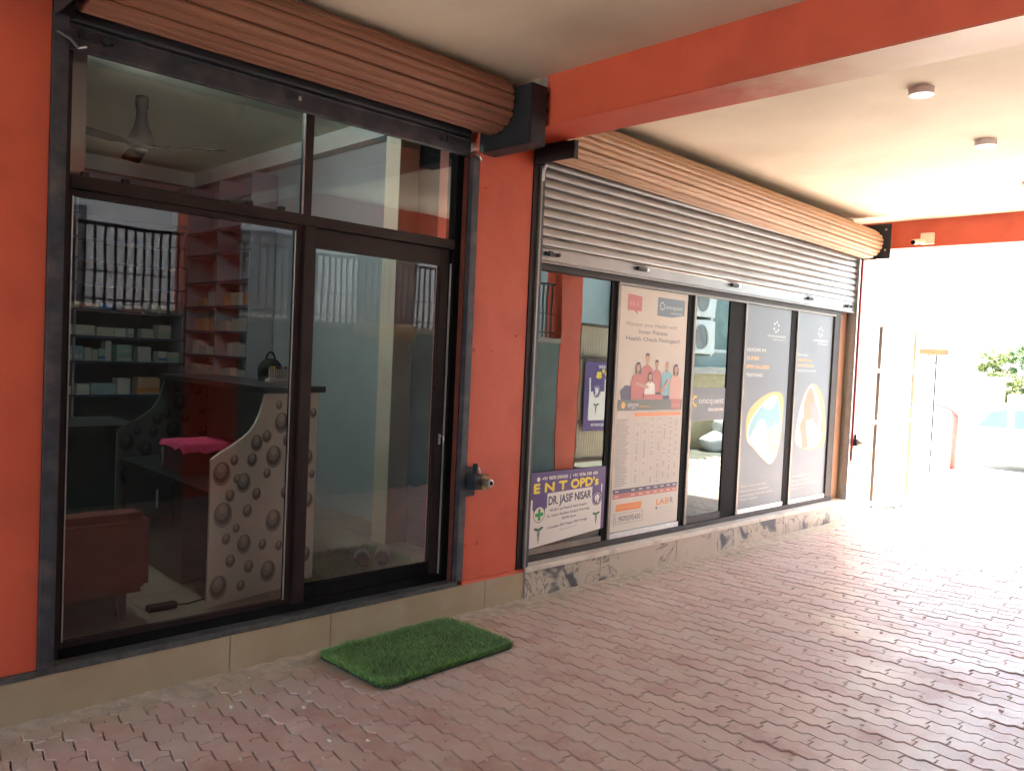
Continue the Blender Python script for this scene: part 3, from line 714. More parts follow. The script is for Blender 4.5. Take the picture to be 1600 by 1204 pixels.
# ================================================================== LABORATORY SHOPFRONT
F2 = thing('shopfront', 'wide brown aluminium shopfront with five tall panes under the half lowered shutter', 'shopfront', (5.9, .09, .207))
ob('bottom_track', 'frame2', (3.645, 8.02, .060, .139, .2072, .246), F2, bev=.002)
ob('header', 'frame2', (3.645, 8.02, .050, .139, 2.046, 2.20), F2)
ob('header_trim', 'frame_light', (4.48, 7.90, .062, .085, 2.030, 2.0455), F2)
ob('frame', 'frame2', (3.645, 3.664, .062, .13, .246, 2.0455), F2)
ob('frame', 'frame2', (7.886, 8.016, .066, .12, .246, 2.0455), F2, bev=.003)
M['tanwood'] = pm('tan_jamb', (0.36, 0.215, 0.135), (0.28, 0.165, 0.10), 5, 0.5, stretch=(1, 1, .3))
ob('jamb_board', 'tanwood', (8.018, 8.188, .085, .13, .2075, 2.10), F2)
def stile(x0, x1, xl):
    s = ob('stile', 'black', (x0, x1, .080, .115, .246, 2.0455), F2)
    ob('stile_face', 'frame_light', (x1, xl, .070, .105, .246, 2.0295), s, bev=.002)
stile(4.420, 4.482, 4.512); stile(5.357, 5.428, 5.462); stile(5.962, 6.200, 6.232); stile(7.022, 7.122, 7.156)
for i, (x0, x1) in enumerate(((3.664, 4.420), (4.512, 5.357), (5.462, 5.962), (6.232, 7.022), (7.156, 7.886))):
    if i == 2: ob('pane_rail', 'frame2', (x0, x1, .078, .105, .246, .300), F2)
    else: ob('pane_rail', 'silver' if i else 'frame_light', (x0, x1, .072, .105, .246, .284), F2, bev=.003)
    pane(F2, x0, x1, .30 if i == 2 else .284, 2.046, .088, 'glass2')
ob('wood_leaf', 'tanwood', (5.90, 5.961, .0785, .0865, .30, .95), F2) if False else None

YP = .0835
# ---- printed film on pane two
W2, H2 = .822, 1.765
pt = thing('poster', 'off-white health package poster with a family photo above a price table', 'poster', (4.93, YP, .255))
f = Face(None, (4.524, YP, .262), (1, 0, 0), (0, 0, 1), pt) if False else None
def face(x0, z0, parent, y=YP): return Face((x0, y, z0), (1, 0, 0), (0, 0, 1), parent)
ob('sheet', 'poster', (4.522, 5.350, YP, YP+.002, .290, 2.026), pt)
f = face(4.522, .290, pt); W_, H_ = .828, 1.736
U = lambda a: a*W_
V = lambda a: a*H_
f.poly('icon_shield', [(U(.10), V(.905)), (U(.19), V(.905)), (U(.25), V(.888)), (U(.235), V(.905)), (U(.30), V(.905)), (U(.30), V(.965)), (U(.10), V(.972))], 'rose', .0004)
f.text('85.6', U(.13), V(.925), V(.020), 'blush', .0008, U(.13))
f.poly('logo_panel', [(U(.53), V(.895)), (U(.75), V(.893)), (U(.95), V(.905)), (U(.95), V(.972)), (U(.53), V(.972))], 'logo_bg', .0004)
def ring_logo(f, cu, cv, r, mat, d, n=7):
    f.polys('logo_dots', [f.ell(cu+r*math.cos(2*math.pi*k/n+.4), cv+r*math.sin(2*math.pi*k/n+.4), r*.30, r*.30, 8) for k in range(n)], mat, d)
ring_logo(f, U(.60), V(.937), U(.032), 'paleblue', .0008)
f.text('oncquest', U(.65), V(.928), V(.017), 'paleblue', .0008, U(.27)); f.text('laboratories', U(.74), V(.908), V(.008), 'paleblue', .0008, U(.17))
f.text('Monitor your Health with', U(.10), V(.843), V(.0165), 'textgrey', .0006, U(.74))
f.text('Inner Fitness', U(.28), V(.814), V(.0165), 'textgrey', .0006, U(.42), bold=.0010)
f.text('Health Check Packages!!', U(.10), V(.784), V(.0165), 'textgrey', .0006, U(.80), bold=.0010)
# the family: five adults and a child sitting together, flat print
def person(cu, cv, s, shirt, d, hair=True, longh=False, lean=0.0, bald=False):
    hu, hv = U(cu), V(cv)
    if longh: f.poly('figure_hair', [(hu-.030*s, hv-.060*s), (hu-.036*s, hv+.005*s), (hu-.020*s, hv+.034*s), (hu+.016*s, hv+.036*s), (hu+.036*s, hv+.005*s), (hu+.034*s, hv-.062*s)], 'hair', d)
    f.poly('figure_body', [(hu-.075*s+lean, hv-.24*s), (hu-.080*s, hv-.13*s), (hu-.066*s, hv-.070*s), (hu-.022*s, hv-.045*s), (hu+.022*s, hv-.045*s), (hu+.066*s, hv-.070*s), (hu+.080*s, hv-.14*s), (hu+.070*s+lean, hv-.24*s)], shirt, d+.0002)
    f.poly('figure_neck', [(hu-.012*s, hv-.060*s), (hu+.012*s, hv-.060*s), (hu+.012*s, hv-.01*s), (hu-.012*s, hv-.01*s)], 'skin2', d+.0003)
    f.poly('figure_face', f.ell(hu, hv, .024*s, .032*s, 14), 'skin', d+.0004)
    f.polys('figure_features', [f.ell(hu-.009*s, hv+.004*s, .0035*s, .0025*s, 6), f.ell(hu+.009*s, hv+.004*s, .0035*s, .0025*s, 6), f.ell(hu, hv-.014*s, .008*s, .003*s, 8)], 'skin2', d+.0005)
    if not bald: f.poly('figure_hair', [(hu-.026*s, hv+.006*s), (hu-.024*s, hv+.030*s), (hu-.004*s, hv+.040*s), (hu+.020*s, hv+.034*s), (hu+.027*s, hv+.008*s), (hu+.018*s, hv+.018*s), (hu-.010*s, hv+.020*s)], 'hair', d+.0006)
f.poly('figure_legs', [(U(.07), V(.535)), (U(.05), V(.575)), (U(.12), V(.600)), (U(.30), V(.590)), (U(.50), V(.575)), (U(.70), V(.590)), (U(.90), V(.585)), (U(.93), V(.535))], 'navy', .0004)
person(.42, .712, 1.05, 'rose', .0006); person(.56, .690, .86, 'rose', .0014); person(.72, .688, .95, 'tealprint', .0014, bald=True)
person(.29, .674, .98, 'rose', .0022, longh=True); person(.86, .672, .98, 'blush', .0022, longh=True); person(.47, .638, .84, 'white', .0030, longh=True)
f.poly('figure_arm', [(U(.26), V(.60)), (U(.45), V(.585)), (U(.45), V(.597)), (U(.27), V(.615))], 'skin', .0040)
f.poly('figure_arm', [(U(.62), V(.57)), (U(.74), V(.63)), (U(.76), V(.622)), (U(.65), V(.56))], 'skin', .0040)
f.poly('red_cushion', [(U(.36), V(.535)), (U(.40), V(.562)), (U(.66), V(.562)), (U(.68), V(.535))], 'rose', .0042)
f.rect('dark_band', U(.03), U(.97), V(.496), V(.540), 'darkband', .0045)
f.poly('band_emblem', f.ell(U(.10), V(.518), U(.030), V(.014), 12), 'amber', .0048)
f.text('संपूर्ण', U(.16), V(.508), V(.018), 'white', .0048, U(.16)); f.text('wellness', U(.33), V(.508), V(.011), 'amber', .0048, U(.14))
f.rect('price_flag', U(.80), U(.95), V(.498), V(.542), 'rose', .0048); f.text('4999', U(.82), V(.508), V(.014), 'blush', .0051, U(.11))
f.rect('table_head', U(.27), U(.97), V(.471), V(.486), 'orangeprint', .0006)
rows = []; 
for k in range(31): 
    v = .462-.0093*k; rows.append([(U(.03), V(v)), (U(.97), V(v)), (U(.97), V(v+.0011)), (U(.03), V(v+.0011))])
for uu in (.03, .27, .38, .49, .60, .68, .69, .78, .87, .968): rows.append([(U(uu), V(.178)), (U(uu+.004), V(.178)), (U(uu+.004), V(.462)), (U(uu), V(.462))])
f.polys('table_rules', rows, 'textlight', .0005)
tx = []
for k in range(30):
    v = .462-.0093*(k+1)+.003; tx.append([(U(.04), V(v)), (U(.04+random.uniform(.08, .2)), V(v)), (U(.04+.15), V(v+.003)), (U(.04), V(v+.003))])
    for uu in (.31, .42, .53, .63, .72, .81, .90):
        if random.random() < .5: tx.append([(U(uu), V(v)), (U(uu+.03), V(v)), (U(uu+.03), V(v+.003)), (U(uu), V(v+.003))])
f.polys('table_entries', tx, 'textgrey', .0005)
f.rect('total_row', U(.02), U(.97), V(.155), V(.174), 'navy', .0006); f.rect('price_row', U(.02), U(.97), V(.135), V(.1545), 'rose', .0006)
f.polys('row_figures', [[(U(u0), V(v0)), (U(u0+.05), V(v0)), (U(u0+.05), V(v0+.005)), (U(u0), V(v0+.005))] for u0 in (.05, .28, .39, .5, .61, .71, .81, .90) for v0 in (.142, .162)], 'poster', .0009)['kind'] = 'stuff'
f.poly('orange_button', [(U(.07), V(.082)), (U(.43), V(.082)), (U(.44), V(.112)), (U(.08), V(.112))], 'orangeprint', .0006)
f.text('BOOK A TEST NOW', U(.10), V(.092), V(.010), 'amber', .0009, U(.30))
f.polys('phone_frame', [[(U(a), V(b_)), (U(c), V(b_)), (U(c), V(d_)), (U(a), V(d_))] for a, c, b_, d_ in ((.05, .46, .030, .0315), (.05, .46, .072, .0735), (.05, .056, .03, .073), (.454, .46, .03, .073))], 'textgrey', .0006)
f.text('9070595430', U(.12), V(.040), V(.022), 'textgrey', .0006, U(.31), bold=.0012); f.text('L', U(.075), V(.040), V(.022), 'textgrey', .0006, U(.02))
f.text('LAB', U(.66), V(.085), V(.026), 'orangeprint', .0006, U(.19), bold=.0015); f.text('R', U(.87), V(.085), V(.026), 'textgrey', .0006, U(.05), bold=.0012)
f.rect('mark_square', U(.65), U(.68), V(.066), V(.078), 'textgrey', .0006)
f.text('Home sample collection', U(.70), V(.067), V(.007), 'textlight', .0006, U(.22)); f.text('Terms and conditions apply', U(.66), V(.048), V(.006), 'textlight', .0006, U(.27))

# ---- slate blue films on panes four and five
def blue_poster(x0, x1, label, head, blob, blobmats, foot, logo_u):
    t = thing('poster', label, 'poster', ((x0+x1)/2, YP, .29))
    ob('sheet', 'poster_blue', (x0, x1, YP, YP+.002, .286, 2.026), t)
    f = face(x0, .286, t); w_, h_ = x1-x0, 1.74
    ring_logo(f, w_*(logo_u+.14), h_*.905, w_*.055, 'paleblue', .0006, 6)
    f.text('oncquest', w_*logo_u*.9, h_*.853, h_*.016, 'paleblue', .0006, w_*.42); f.text('laboratories', w_*(logo_u+.08), h_*.838, h_*.007, 'white', .0006, w_*.27)
    for txt, mt_, v, h, wd, bd in head: f.text(txt, w_*.045, h_*v, h_*h, mt_, .0006, w_*wd, bold=bd)
    for k, (pts, mt_) in enumerate(zip(blob, blobmats)): f.poly('picture_shape', [(w_*a, h_*b_) for a, b_ in pts], mt_, .0006+.0004*k)
    for k, (txt, v, wd) in enumerate(foot): f.text(txt, w_*.06, h_*v, h_*.009, 'white', .0006, w_*wd)
    return t
def smooth_closed(pts, n=5):
    out = []; m_ = len(pts)
    for i in range(m_):
        p0, p1, p2, p3 = (Vector(pts[(i+k-1) % m_]) for k in range(4))
        for k in range(n):
            t = k/n
            out.append(tuple(.5*((2*p1)+(-p0+p2)*t+(2*p0-5*p1+4*p2-p3)*t*t+(-p0+3*p1-3*p2+p3)*t**3)))
    return out
bo = smooth_closed([(.13, .47), (.40, .545), (.70, .575), (.90, .55), (.92, .42), (.86, .27), (.72, .205), (.55, .225), (.30, .29), (.13, .345)])
bi = smooth_closed([(.20, .44), (.45, .520), (.68, .560), (.80, .535), (.89, .42), (.84, .27), (.72, .208), (.55, .228), (.30, .295), (.14, .345)])
blue_poster(6.234, 7.020, 'slate blue poster reading LEADER IN SUPER SPECIALISED TESTING', [('LEADER IN', 'white', .775, .0165, .40, 0), ('SUPER', 'amber', .733, .0165, .27, .0012), ('SPECIALISED', 'amber', .691, .0165, .50, .0012), ('TESTING', 'white', .650, .0165, .36, 0)],
    [bo, bi, smooth_closed([(.22, .43), (.45, .51), (.66, .55), (.80, .52), (.86, .42), (.70, .40), (.50, .37), (.30, .36), (.17, .36)]), smooth_closed([(.45, .52), (.64, .555), (.74, .53), (.66, .49), (.50, .49)]), smooth_closed([(.30, .40), (.42, .44), (.56, .40), (.60, .33), (.40, .31), (.22, .34)]), smooth_closed([(.62, .38), (.85, .37), (.82, .28), (.64, .27)]),
     [(.64, .30), (.67, .40), (.69, .40), (.67, .30)], [(.72, .30), (.73, .42), (.75, .42), (.75, .30)], [(.79, .30), (.81, .40), (.83, .40), (.81, .30)]],
    ['amber', 'paleblue', 'tealprint', 'white', 'white', 'textlight', 'white', 'white', 'white'],
    [('Widest range of tests from', .105, .56), ('basic routine to specialised', .082, .62), ('cancer testing under one roof for', .060, .72), ('faster results', .040, .38)], .52)
b2 = smooth_closed([(.12, .30), (.10, .38), (.22, .52), (.42, .615), (.66, .60), (.84, .52), (.95, .38), (.93, .28), (.78, .262), (.40, .262)])
blue_poster(7.158, 7.884, 'slate blue poster with a microscope picture on the pane nearest the bright end', [('PAN-INDIA', 'paleblue', .768, .012, .28, 0), ('PRESENCE WITH', 'amber', .740, .012, .38, .001), ('SUPER SPECIALISED', 'amber', .712, .012, .44, .001), ('LABORATORY NETWORK', 'paleblue', .684, .011, .52, 0)],
    [b2, smooth_closed([(.12, .30), (.10, .38), (.22, .52), (.42, .61), (.58, .59), (.74, .50), (.84, .40), (.86, .32), (.70, .275), (.40, .268)]),
     smooth_closed([(.28, .52), (.42, .60), (.56, .56), (.60, .46), (.44, .42), (.30, .44)]), smooth_closed([(.20, .40), (.34, .44), (.40, .34), (.46, .28), (.30, .27), (.26, .32)]), smooth_closed([(.44, .50), (.60, .52), (.74, .44), (.72, .38), (.62, .40), (.52, .44)]), smooth_closed([(.78, .40), (.86, .41), (.85, .33), (.80, .34)])],
    ['amber', 'white', 'skin2', 'skin2', 'textgrey', 'textgrey'],
    [('An internationally accredited', .118, .56), ('laboratory chain offering', .094, .48), ('over three thousand diagnostic tests', .071, .70), ('across the country', .050, .38)], .50)

# ---- band film on pane three
t = thing('window_band', 'dark slate film band reading oncquest laboratories across the third pane', 'window film', (5.71, YP, 1.06))
ob('film', 'band', (5.464, 5.960, YP, YP+.0015, 1.058, 1.318), t)
f = face(5.464, 1.058, t)
f.polys('logo_dots', [f.ell(.055+.026*math.cos(a), .155+.036*math.sin(a), .010, .012, 10) for a in (1.2, 1.9, 2.7, 3.6, 4.5, 5.2)], 'yellow', .0005)
f.text('oncquest', .105, .135, .052, 'white', .0005, .375); f.text('laboratories', .250, .075, .030, 'white', .0005, .225, bold=.0008)

# ================================================================== ENT SIGNS
def caduceus(f, cu, cv, s, mat, d):
    f.polys('caduceus', [[(cu-.006*s, cv-.16*s), (cu+.006*s, cv-.16*s), (cu+.008*s, cv+.05*s), (cu-.008*s, cv+.05*s)],
        [(cu, cv+.03*s), (cu-.05*s, cv+.062*s), (cu-.10*s, cv+.045*s), (cu-.06*s, cv+.020*s), (cu-.02*s, cv+.005*s)], [(cu, cv+.03*s), (cu+.05*s, cv+.062*s), (cu+.10*s, cv+.045*s), (cu+.06*s, cv+.020*s), (cu+.02*s, cv+.005*s)]], mat, d)
    rg = []
    for k in range(3):
        z = cv-.02*s-.045*s*k; r = (.030-.006*k)*s
        for a in range(12):
            a0, a1 = 2*math.pi*a/12, 2*math.pi*(a+1)/12
            rg.append([(cu+r*math.cos(a0), z+r*math.sin(a0)), (cu+r*math.cos(a1), z+r*math.sin(a1)), (cu+r*.6*math.cos(a1), z+r*.6*math.sin(a1)), (cu+r*.6*math.cos(a0), z+r*.6*math.sin(a0))])
    f.polys('caduceus', rg, mat, d+.0003)
def ent_sign(f, w, h, v0=0.0):
    """v0: height of the purple foot band"""
    hh = h-v0; X = lambda a: a*w; Y = lambda a: v0+a*hh; rr = min(w, hh*1.25)*.088
    f.rect('white_panel', 0 if not v0 else X(.03), X(.957), Y(0), Y(.50), 'white', .0005)
    f.rect('white_panel', X(.205), X(.815), Y(.50), Y(.70), 'white', .0005)
    f.rect('white_panel', 0 if not v0 else X(.03), X(.022) if not v0 else X(.045), Y(.50), Y(.64), 'white', .0005); f.rect('white_panel', X(.943), X(.957), Y(.50), Y(.72), 'white', .0005)
    f.text('+91 9070 595430  |  +91 9596 595 430', X(.13), Y(.885), hh*.050, 'white', .0007, X(.75), bold=w*.0012); f.poly('phone_mark', f.ell(X(.085), Y(.905), rr*.3, rr*.3, 12), 'white', .0007)
    f.text('E N T', X(.035), Y(.725), hh*.125, 'yellow', .0007, X(.42), bold=w*.006); f.text("OPD's", X(.515), Y(.725), hh*.130, 'yellow', .0007, X(.38), bold=w*.006)
    f.text('DR. JASIF NISAR', X(.225), Y(.535), hh*.120, 'navy', .0007, X(.57), bold=w*.0028)
    for i, (s, v, a, wd, m_) in enumerate((('MS ENT and Head & Neck Surgery', .440, .245, .50, 'navy'), ('Ex. Senior Resident Surgical Oncology', .365, .215, .57, 'navy'), ('SKIMS Soura', .295, .41, .19, 'navy'), ('Consultant ENT Deptt, GMC Srinagar', .205, .225, .54, 'navy'), ('Registration No. 2152', .145, .385, .23, 'textlight'))):
        f.text(s, X(a), Y(v), hh*(.036 if i < 4 else .024), m_, .0007, X(wd), bold=w*.0006)
    # cross badge
    cu, cv = X(.11), Y(.43)
    f.poly('badge_back', f.ell(cu, cv+rr*.5, rr*1.02, rr*1.3, 24), 'purpleprint', .0007); f.poly('badge_ring', f.ell(cu, cv, rr, rr, 28), 'navy', .0010); f.poly('badge_disc', f.ell(cu, cv, rr*.92, rr*.92, 28), 'white', .0013)
    a, c = rr*.22, rr*.72
    f.poly('green_cross', [(cu-a, cv-c), (cu+a, cv-c), (cu+a, cv-a), (cu+c, cv-a), (cu+c, cv+a), (cu+a, cv+a), (cu+a, cv+c), (cu-a, cv+c), (cu-a, cv+a), (cu-c, cv+a), (cu-c, cv-a), (cu-a, cv-a)], 'greenprint', .0016)
    caduceus(f, X(.11), Y(.20), rr*9, 'darkgreen', .0007)
    cu, cv = X(.885), Y(.50)
    f.poly('badge_back', f.ell(cu, cv+rr*.4, rr*.98, rr*1.1, 24), 'purpleprint', .0007); f.poly('badge_ring', f.ell(cu, cv, rr*.98, rr*.98, 28), 'navy', .0010); f.poly('badge_disc', f.ell(cu, cv, rr*.86, rr*.86, 28), 'white', .0013); f.poly('badge_disc', f.ell(cu, cv, rr*.80, rr*.80, 28), 'purpleprint', .0016)
    f.poly('head_profile', [(cu+rr*x, cv+rr*y) for x, y in ((-.35, -.55), (-.30, -.25), (-.50, -.10), (-.42, .05), (-.45, .30), (-.20, .58), (.20, .60), (.48, .35), (.50, .0), (.36, -.25), (.40, -.60))], 'white', .0019)
    f.poly('ear_canal', [(cu+rr*x, cv+rr*y) for x, y in ((-.30, -.52), (-.10, -.15), (.06, -.20), (-.05, -.45), (-.02, -.60))], 'purpleprint', .0022)
    caduceus(f, X(.885), Y(.235), rr*8, 'darkgreen', .0007)
t = thing('clinic_sign', 'purple, yellow and white doctor sign stuck low on the first pane beside the pillar', 'sign', (4.07, YP, .30))
f = Face((3.707, .076, .288), (1, 0, 0), (0, 0, 1), t)
wW, wH = .735, .482
f.P = lambda u, v, d, f=f: f.o + f.u*u + f.v*(v + .052*(u/wW)*(1-v/wH)) + f.n*d      # banner trimmed askew along its foot
f.rect('backing', 0, wW, 0, wH, 'purpleprint', 0.0)
bm = bmesh.new(); q = [f.P(a, b_, -c) for c in (.0003, .004) for a, b_ in ((0, 0), (wW, 0), (wW, wH), (0, wH))]; vs = [bm.verts.new(x) for x in q]
for fc in ((4, 5, 6, 7), (0, 1, 5, 4), (1, 2, 6, 5), (2, 3, 7, 6), (3, 0, 4, 7)): bm.faces.new([vs[i] for i in fc])
obj('board', bm, M['purpleprint'], t)
ent_sign(f, wW, wH)

# ================================================================== MATS
def turf(name, label, cx, cy, hx, hy, z, ang, nblades, corner=.06):
    t = thing(name, label, 'mat', (cx, cy, z))
    ca, sa = math.cos(ang), math.sin(ang)
    def Wp(a, b_): return (cx+a*ca-b_*sa, cy+a*sa+b_*ca)
    bm = bmesh.new(); out = []
    for sx, sy, a0 in ((1, 1, 0), (-1, 1, 90), (-1, -1, 180), (1, -1, 270)):
        for k in range(5): 
            a = R(a0+90*k/4); out.append(Wp(sx*(hx-corner)+corner*math.cos(a), sy*(hy-corner)+corner*math.sin(a)))
    lo = [bm.verts.new((x, y, z)) for x, y in out]; hi = [bm.verts.new((x, y, z+.010)) for x, y in out]
    bm.faces.new(lo); bm.faces.new(hi)
    for i in range(len(out)): bm.faces.new((lo[i], lo[(i+1) % len(out)], hi[(i+1) % len(out)], hi[i]))
    obj('backing', bm, M['turfbase'], t)
    vs = []; fs = []; tone = []
    for k in range(nblades):
        a, b_ = random.uniform(-hx, hx), random.uniform(-hy, hy)
        ax, ay = max(0, abs(a)-(hx-corner)), max(0, abs(b_)-(hy-corner))
        if ax*ax+ay*ay > corner*corner: continue
        x, y = Wp(a, b_); h = random.uniform(.018, .030)*(.95+.3*noise.noise(Vector((x*9, y*9, 1)))) ; th = random.uniform(0, 6.283); wd = random.uniform(.0009, .0018); ln = random.uniform(.2, 1.0)*h
        # pile leans outward near the edges
        lx, ly = math.cos(th)*ln, math.sin(th)*ln
        edge = max(abs(a)/hx, abs(b_)/hy)
        if edge > .95: lx += (a/hx*ca-b_/hy*sa)*.004; ly += (a/hx*sa+b_/hy*ca)*.004
        px, py = -math.sin(th)*wd, math.cos(th)*wd; n0 = len(vs)
        vs += [(x-px, y-py, z+.008), (x+px, y+py, z+.008), (x+lx*.4+px, y+ly*.4+py, z+.008+h*.6), (x+lx*.4-px, y+ly*.4-py, z+.008+h*.6), (x+lx, y+ly, z+.008+h)]
        fs += [(n0, n0+1, n0+2, n0+3), (n0+3, n0+2, n0+4)]
        g_ = min(1, max(0, .5+.45*noise.noise(Vector((x*5, y*5, 7)))+random.uniform(-.4, .4)+(.3 if edge > .88 else 0))); tone += [g_]*5
    me = bpy.data.meshes.new('turf_pile'); me.from_pydata(vs, [], fs); at = me.attributes.new('tone', 'FLOAT', 'POINT'); at.data.foreach_set('value', tone)
    me.materials.append(M['turf']); o = bpy.data.objects.new('turf_pile', me); COL.objects.link(o); o.parent = t; o.matrix_parent_inverse = t.matrix_basis.inverted(); o['kind'] = 'stuff'
    return t
turf('turf_mat', 'bright green artificial grass mat on the pavers below the pharmacy door', 2.545, -.312, .428, .268, .006, R(1.5), 42000)
turf('turf_mat', 'green grass mat inside the pharmacy behind the glass door', 2.68, .60, .44, .36, .203, R(0), 12000)

# ================================================================== CEILING AND WALL FITTINGS
def ceiling_lamp(x, y, label):
    t = thing('ceiling_lamp', label, 'ceiling light', (x, y, ZC), 'round ceiling lamps')
    b = bmesh.new(); lathe(b, [(.0001, 0), (.064, 0), (.064, -.034), (.060, -.036)], (x, y, ZC), 36); obj('housing', b, M['lampwhite'], t)
    b = bmesh.new(); lathe(b, [(.0001, -.039), (.045, -.0385), (.059, -.036), (.059, -.034)], (x, y, ZC), 36); obj('diffuser', b, M['diffuser'], t)
ceiling_lamp(4.62, -1.80, 'round white ceiling lamp nearest the orange middle beam')
ceiling_lamp(5.88, -1.76, 'round white ceiling lamp further along, second from the middle beam')
ceiling_lamp(7.30, -1.68, 'round white ceiling lamp cut by the right edge of the photo')
t = thing('security_camera', 'small cream security camera on the far orange beam', 'camera', (8.54, -.52, 2.82))
ob('junction_box', 'cream', (8.495, 8.539, -.585, -.465, 2.775, 2.885), t, bev=.004)
b = bmesh.new(); tube(b, [(8.50, -.50, 2.80), (8.44, -.475, 2.795), (8.36, -.45, 2.78)], [.018, .026, .028], 14); c = obj('camera_body', b, M['cream'], t)
b = bmesh.new(); tube(b, [(8.359, -.4495, 2.7797), (8.352, -.447, 2.7785)], .022, 14); obj('lens', b, M['black'], c)

# ================================================================== INSIDE THE PHARMACY
def shelf_unit(label, x0, x1, y0, y1, zs, mat, vert):
    t = thing('shelf_unit', label, 'shelves', ((x0+x1)/2, (y0+y1)/2, .2))
    for z in zs: 
        b = bmesh.new(); box(b, x0, x1, y0, y1, z-.018, z); o = obj('shelf', b, M[mat], t)
        if x1-x0 > y1-y0: ob('edge_strip', 'shelf_edge', (x0, x1, y0-.006, y0-.0005, z-.020, z+.001), o)
        else: ob('edge_strip', 'shelf_edge', (x0-.006, x0-.0005, y0, y1, z-.020, z+.001), o)
    for v in vert:
        if x1-x0 > y1-y0: ob('upright', mat, (v-.009, v+.009, y0+.002, y1, .2, 3.0), t)
        else: ob('upright', mat, (x0+.002, x1, v-.009, v+.009, .2, 3.0), t)
    return t
M['darkboard'] = pm('dark_back_board', (0.09, 0.085, 0.10), (0.07, 0.065, 0.08), 3, 0.6)
shA = shelf_unit('long medicine shelves on the back wall of the pharmacy', -.25, 3.34, 4.56, 4.88, (.62, .975, 1.285, 1.515, 1.76, 2.0, 2.22, 2.41, 2.62, 2.86), 'shelf', (.6, 1.5, 2.35, 3.33))
ob('back_board', 'darkboard', (-.25, 3.34, 4.882, 4.895, .2, 3.0), shA)
shB = shelf_unit('medicine shelves on the side wall behind the reception desk', 3.35, 3.59, 3.25, 4.55, (.62, .93, 1.15, 1.385, 1.61, 1.84, 2.07, 2.33, 2.55, 2.80), 'shelf', (3.26, 3.90, 4.54))
for i, (c, c2) in enumerate((((.50, .48, .40), 'cream white'), ((.30, .42, .48), 'pale blue'), ((.30, .50, .40), 'pale green'), ((.55, .54, .52), 'white'), ((.55, .33, .20), 'peach'), ((.55, .20, .04), 'orange'), ((.08, .18, .45), 'blue'), ((.45, .10, .10), 'red'))):
    M['bx%d' % i] = pm('carton_'+c2.replace(' ', '_'), c, tuple(v*.85 for v in c), 6, .5)
names = ['cream', 'pale blue', 'pale green', 'white', 'peach', 'orange', 'blue', 'red']
def carton(x0, x1, y0, y1, z0, z1, ci, label, stripe=None):
    t = thing('medicine_box', label, 'box', ((x0+x1)/2, (y0+y1)/2, z0), 'medicine boxes on the pharmacy shelves')
    ob('carton', 'bx%d' % ci, (x0, x1, y0, y1, z0+.001, z1), t, bev=.0015)
    if stripe is not None: ob('carton_stripe', 'bx%d' % stripe, (x0+.001, x1-.001, y0-.0015, y0-.0003, z0+(z1-z0)*.15, z0+(z1-z0)*.42), t)
lv = {1.515: 'fifth', 1.285: 'third', .975: 'second', 1.76: 'top stocked'}
XX = lambda px: 2.289+(px-105)*.00573
spec = {1.515: [(104, 147, 15, 0, 3), (150, 176, 13, 0, None), (177, 195, 13, 3, None), (197, 207, 13, 3, 1), (221, 239, 14, 0, None), (247, 267, 21, 0, 2)],
        1.285: [(108, 130, 21, 1, 3), (133, 143, 19, 3, None), (144, 152, 16, 0, None), (153, 163, 18, 2, 6), (164, 173, 30, 3, None), (181, 204, 12, 2, 3), (215, 236, 23, 3, None), (248, 262, 17, 3, 6), (263, 283, 16, 0, 2)],
        .975: [(104, 120, 12, 3, None), (122, 141, 15, 3, 0), (143, 180, 16, 1, None), (183, 203, 24, 3, None), (215, 251, 26, 4, 5)],
        1.76: [(103, 123, 9, 4, None), (124, 131, 8, 7, None), (132, 152, 8, 4, 6), (154, 172, 9, 6, None), (186, 202, 8, 3, 7), (204, 220, 9, 0, 7), (236, 260, 12, 0, None)]}
nb = 0
where = {1.515: 'on the shelf above the green cartons', 1.285: 'on the shelf with the green cartons', .975: 'on the lowest stocked shelf', 1.76: 'on the high shelf over the long cream box'}
ordn = ['leftmost', 'second from left', 'third from left', 'fourth from left', 'fifth from left', 'sixth from left', 'seventh from left', 'eighth from left', 'rightmost']
for z, lst in spec.items():
    for i, (a, b_, h, ci, st) in enumerate(lst):
        carton(XX(a), XX(b_), 4.575+random.uniform(0, .02), 4.72, z, z+h*.0062, ci, '%s medicine carton %s, %s' % (names[ci], where[z], ordn[i]), st)
carton(XX(181), XX(204), 4.58, 4.72, 1.285+12.2*.0062, 1.285+25*.0062, 2, 'pale green medicine carton resting on top of another green one', 3)
for zi, z in enumerate((1.15, 1.385, 1.61, 1.84)):
    y = 3.30; k = 0
    while y < 4.4 and k < 7:
        wy = random.uniform(.07, .17); h = random.uniform(.07, .15); ci = random.choice([0, 3, 3, 4, 0]) if not (zi == 3 and k == 0) else 5
        yy0, yy1 = y, y+wy
        if not (yy0 < 3.92 and yy1 > 3.88):
            carton(3.365+random.uniform(0, .03), 3.50, yy0, yy1, z, z+h, ci, '%s medicine carton on the side shelves, %s from the desk side, %s shelf' % (names[ci], ['first', 'second', 'third', 'fourth', 'fifth', 'sixth', 'seventh'][k], ['lowest stocked', 'second lowest', 'second highest', 'top stocked'][zi])); k += 1
        y += wy + random.uniform(.01, .08)

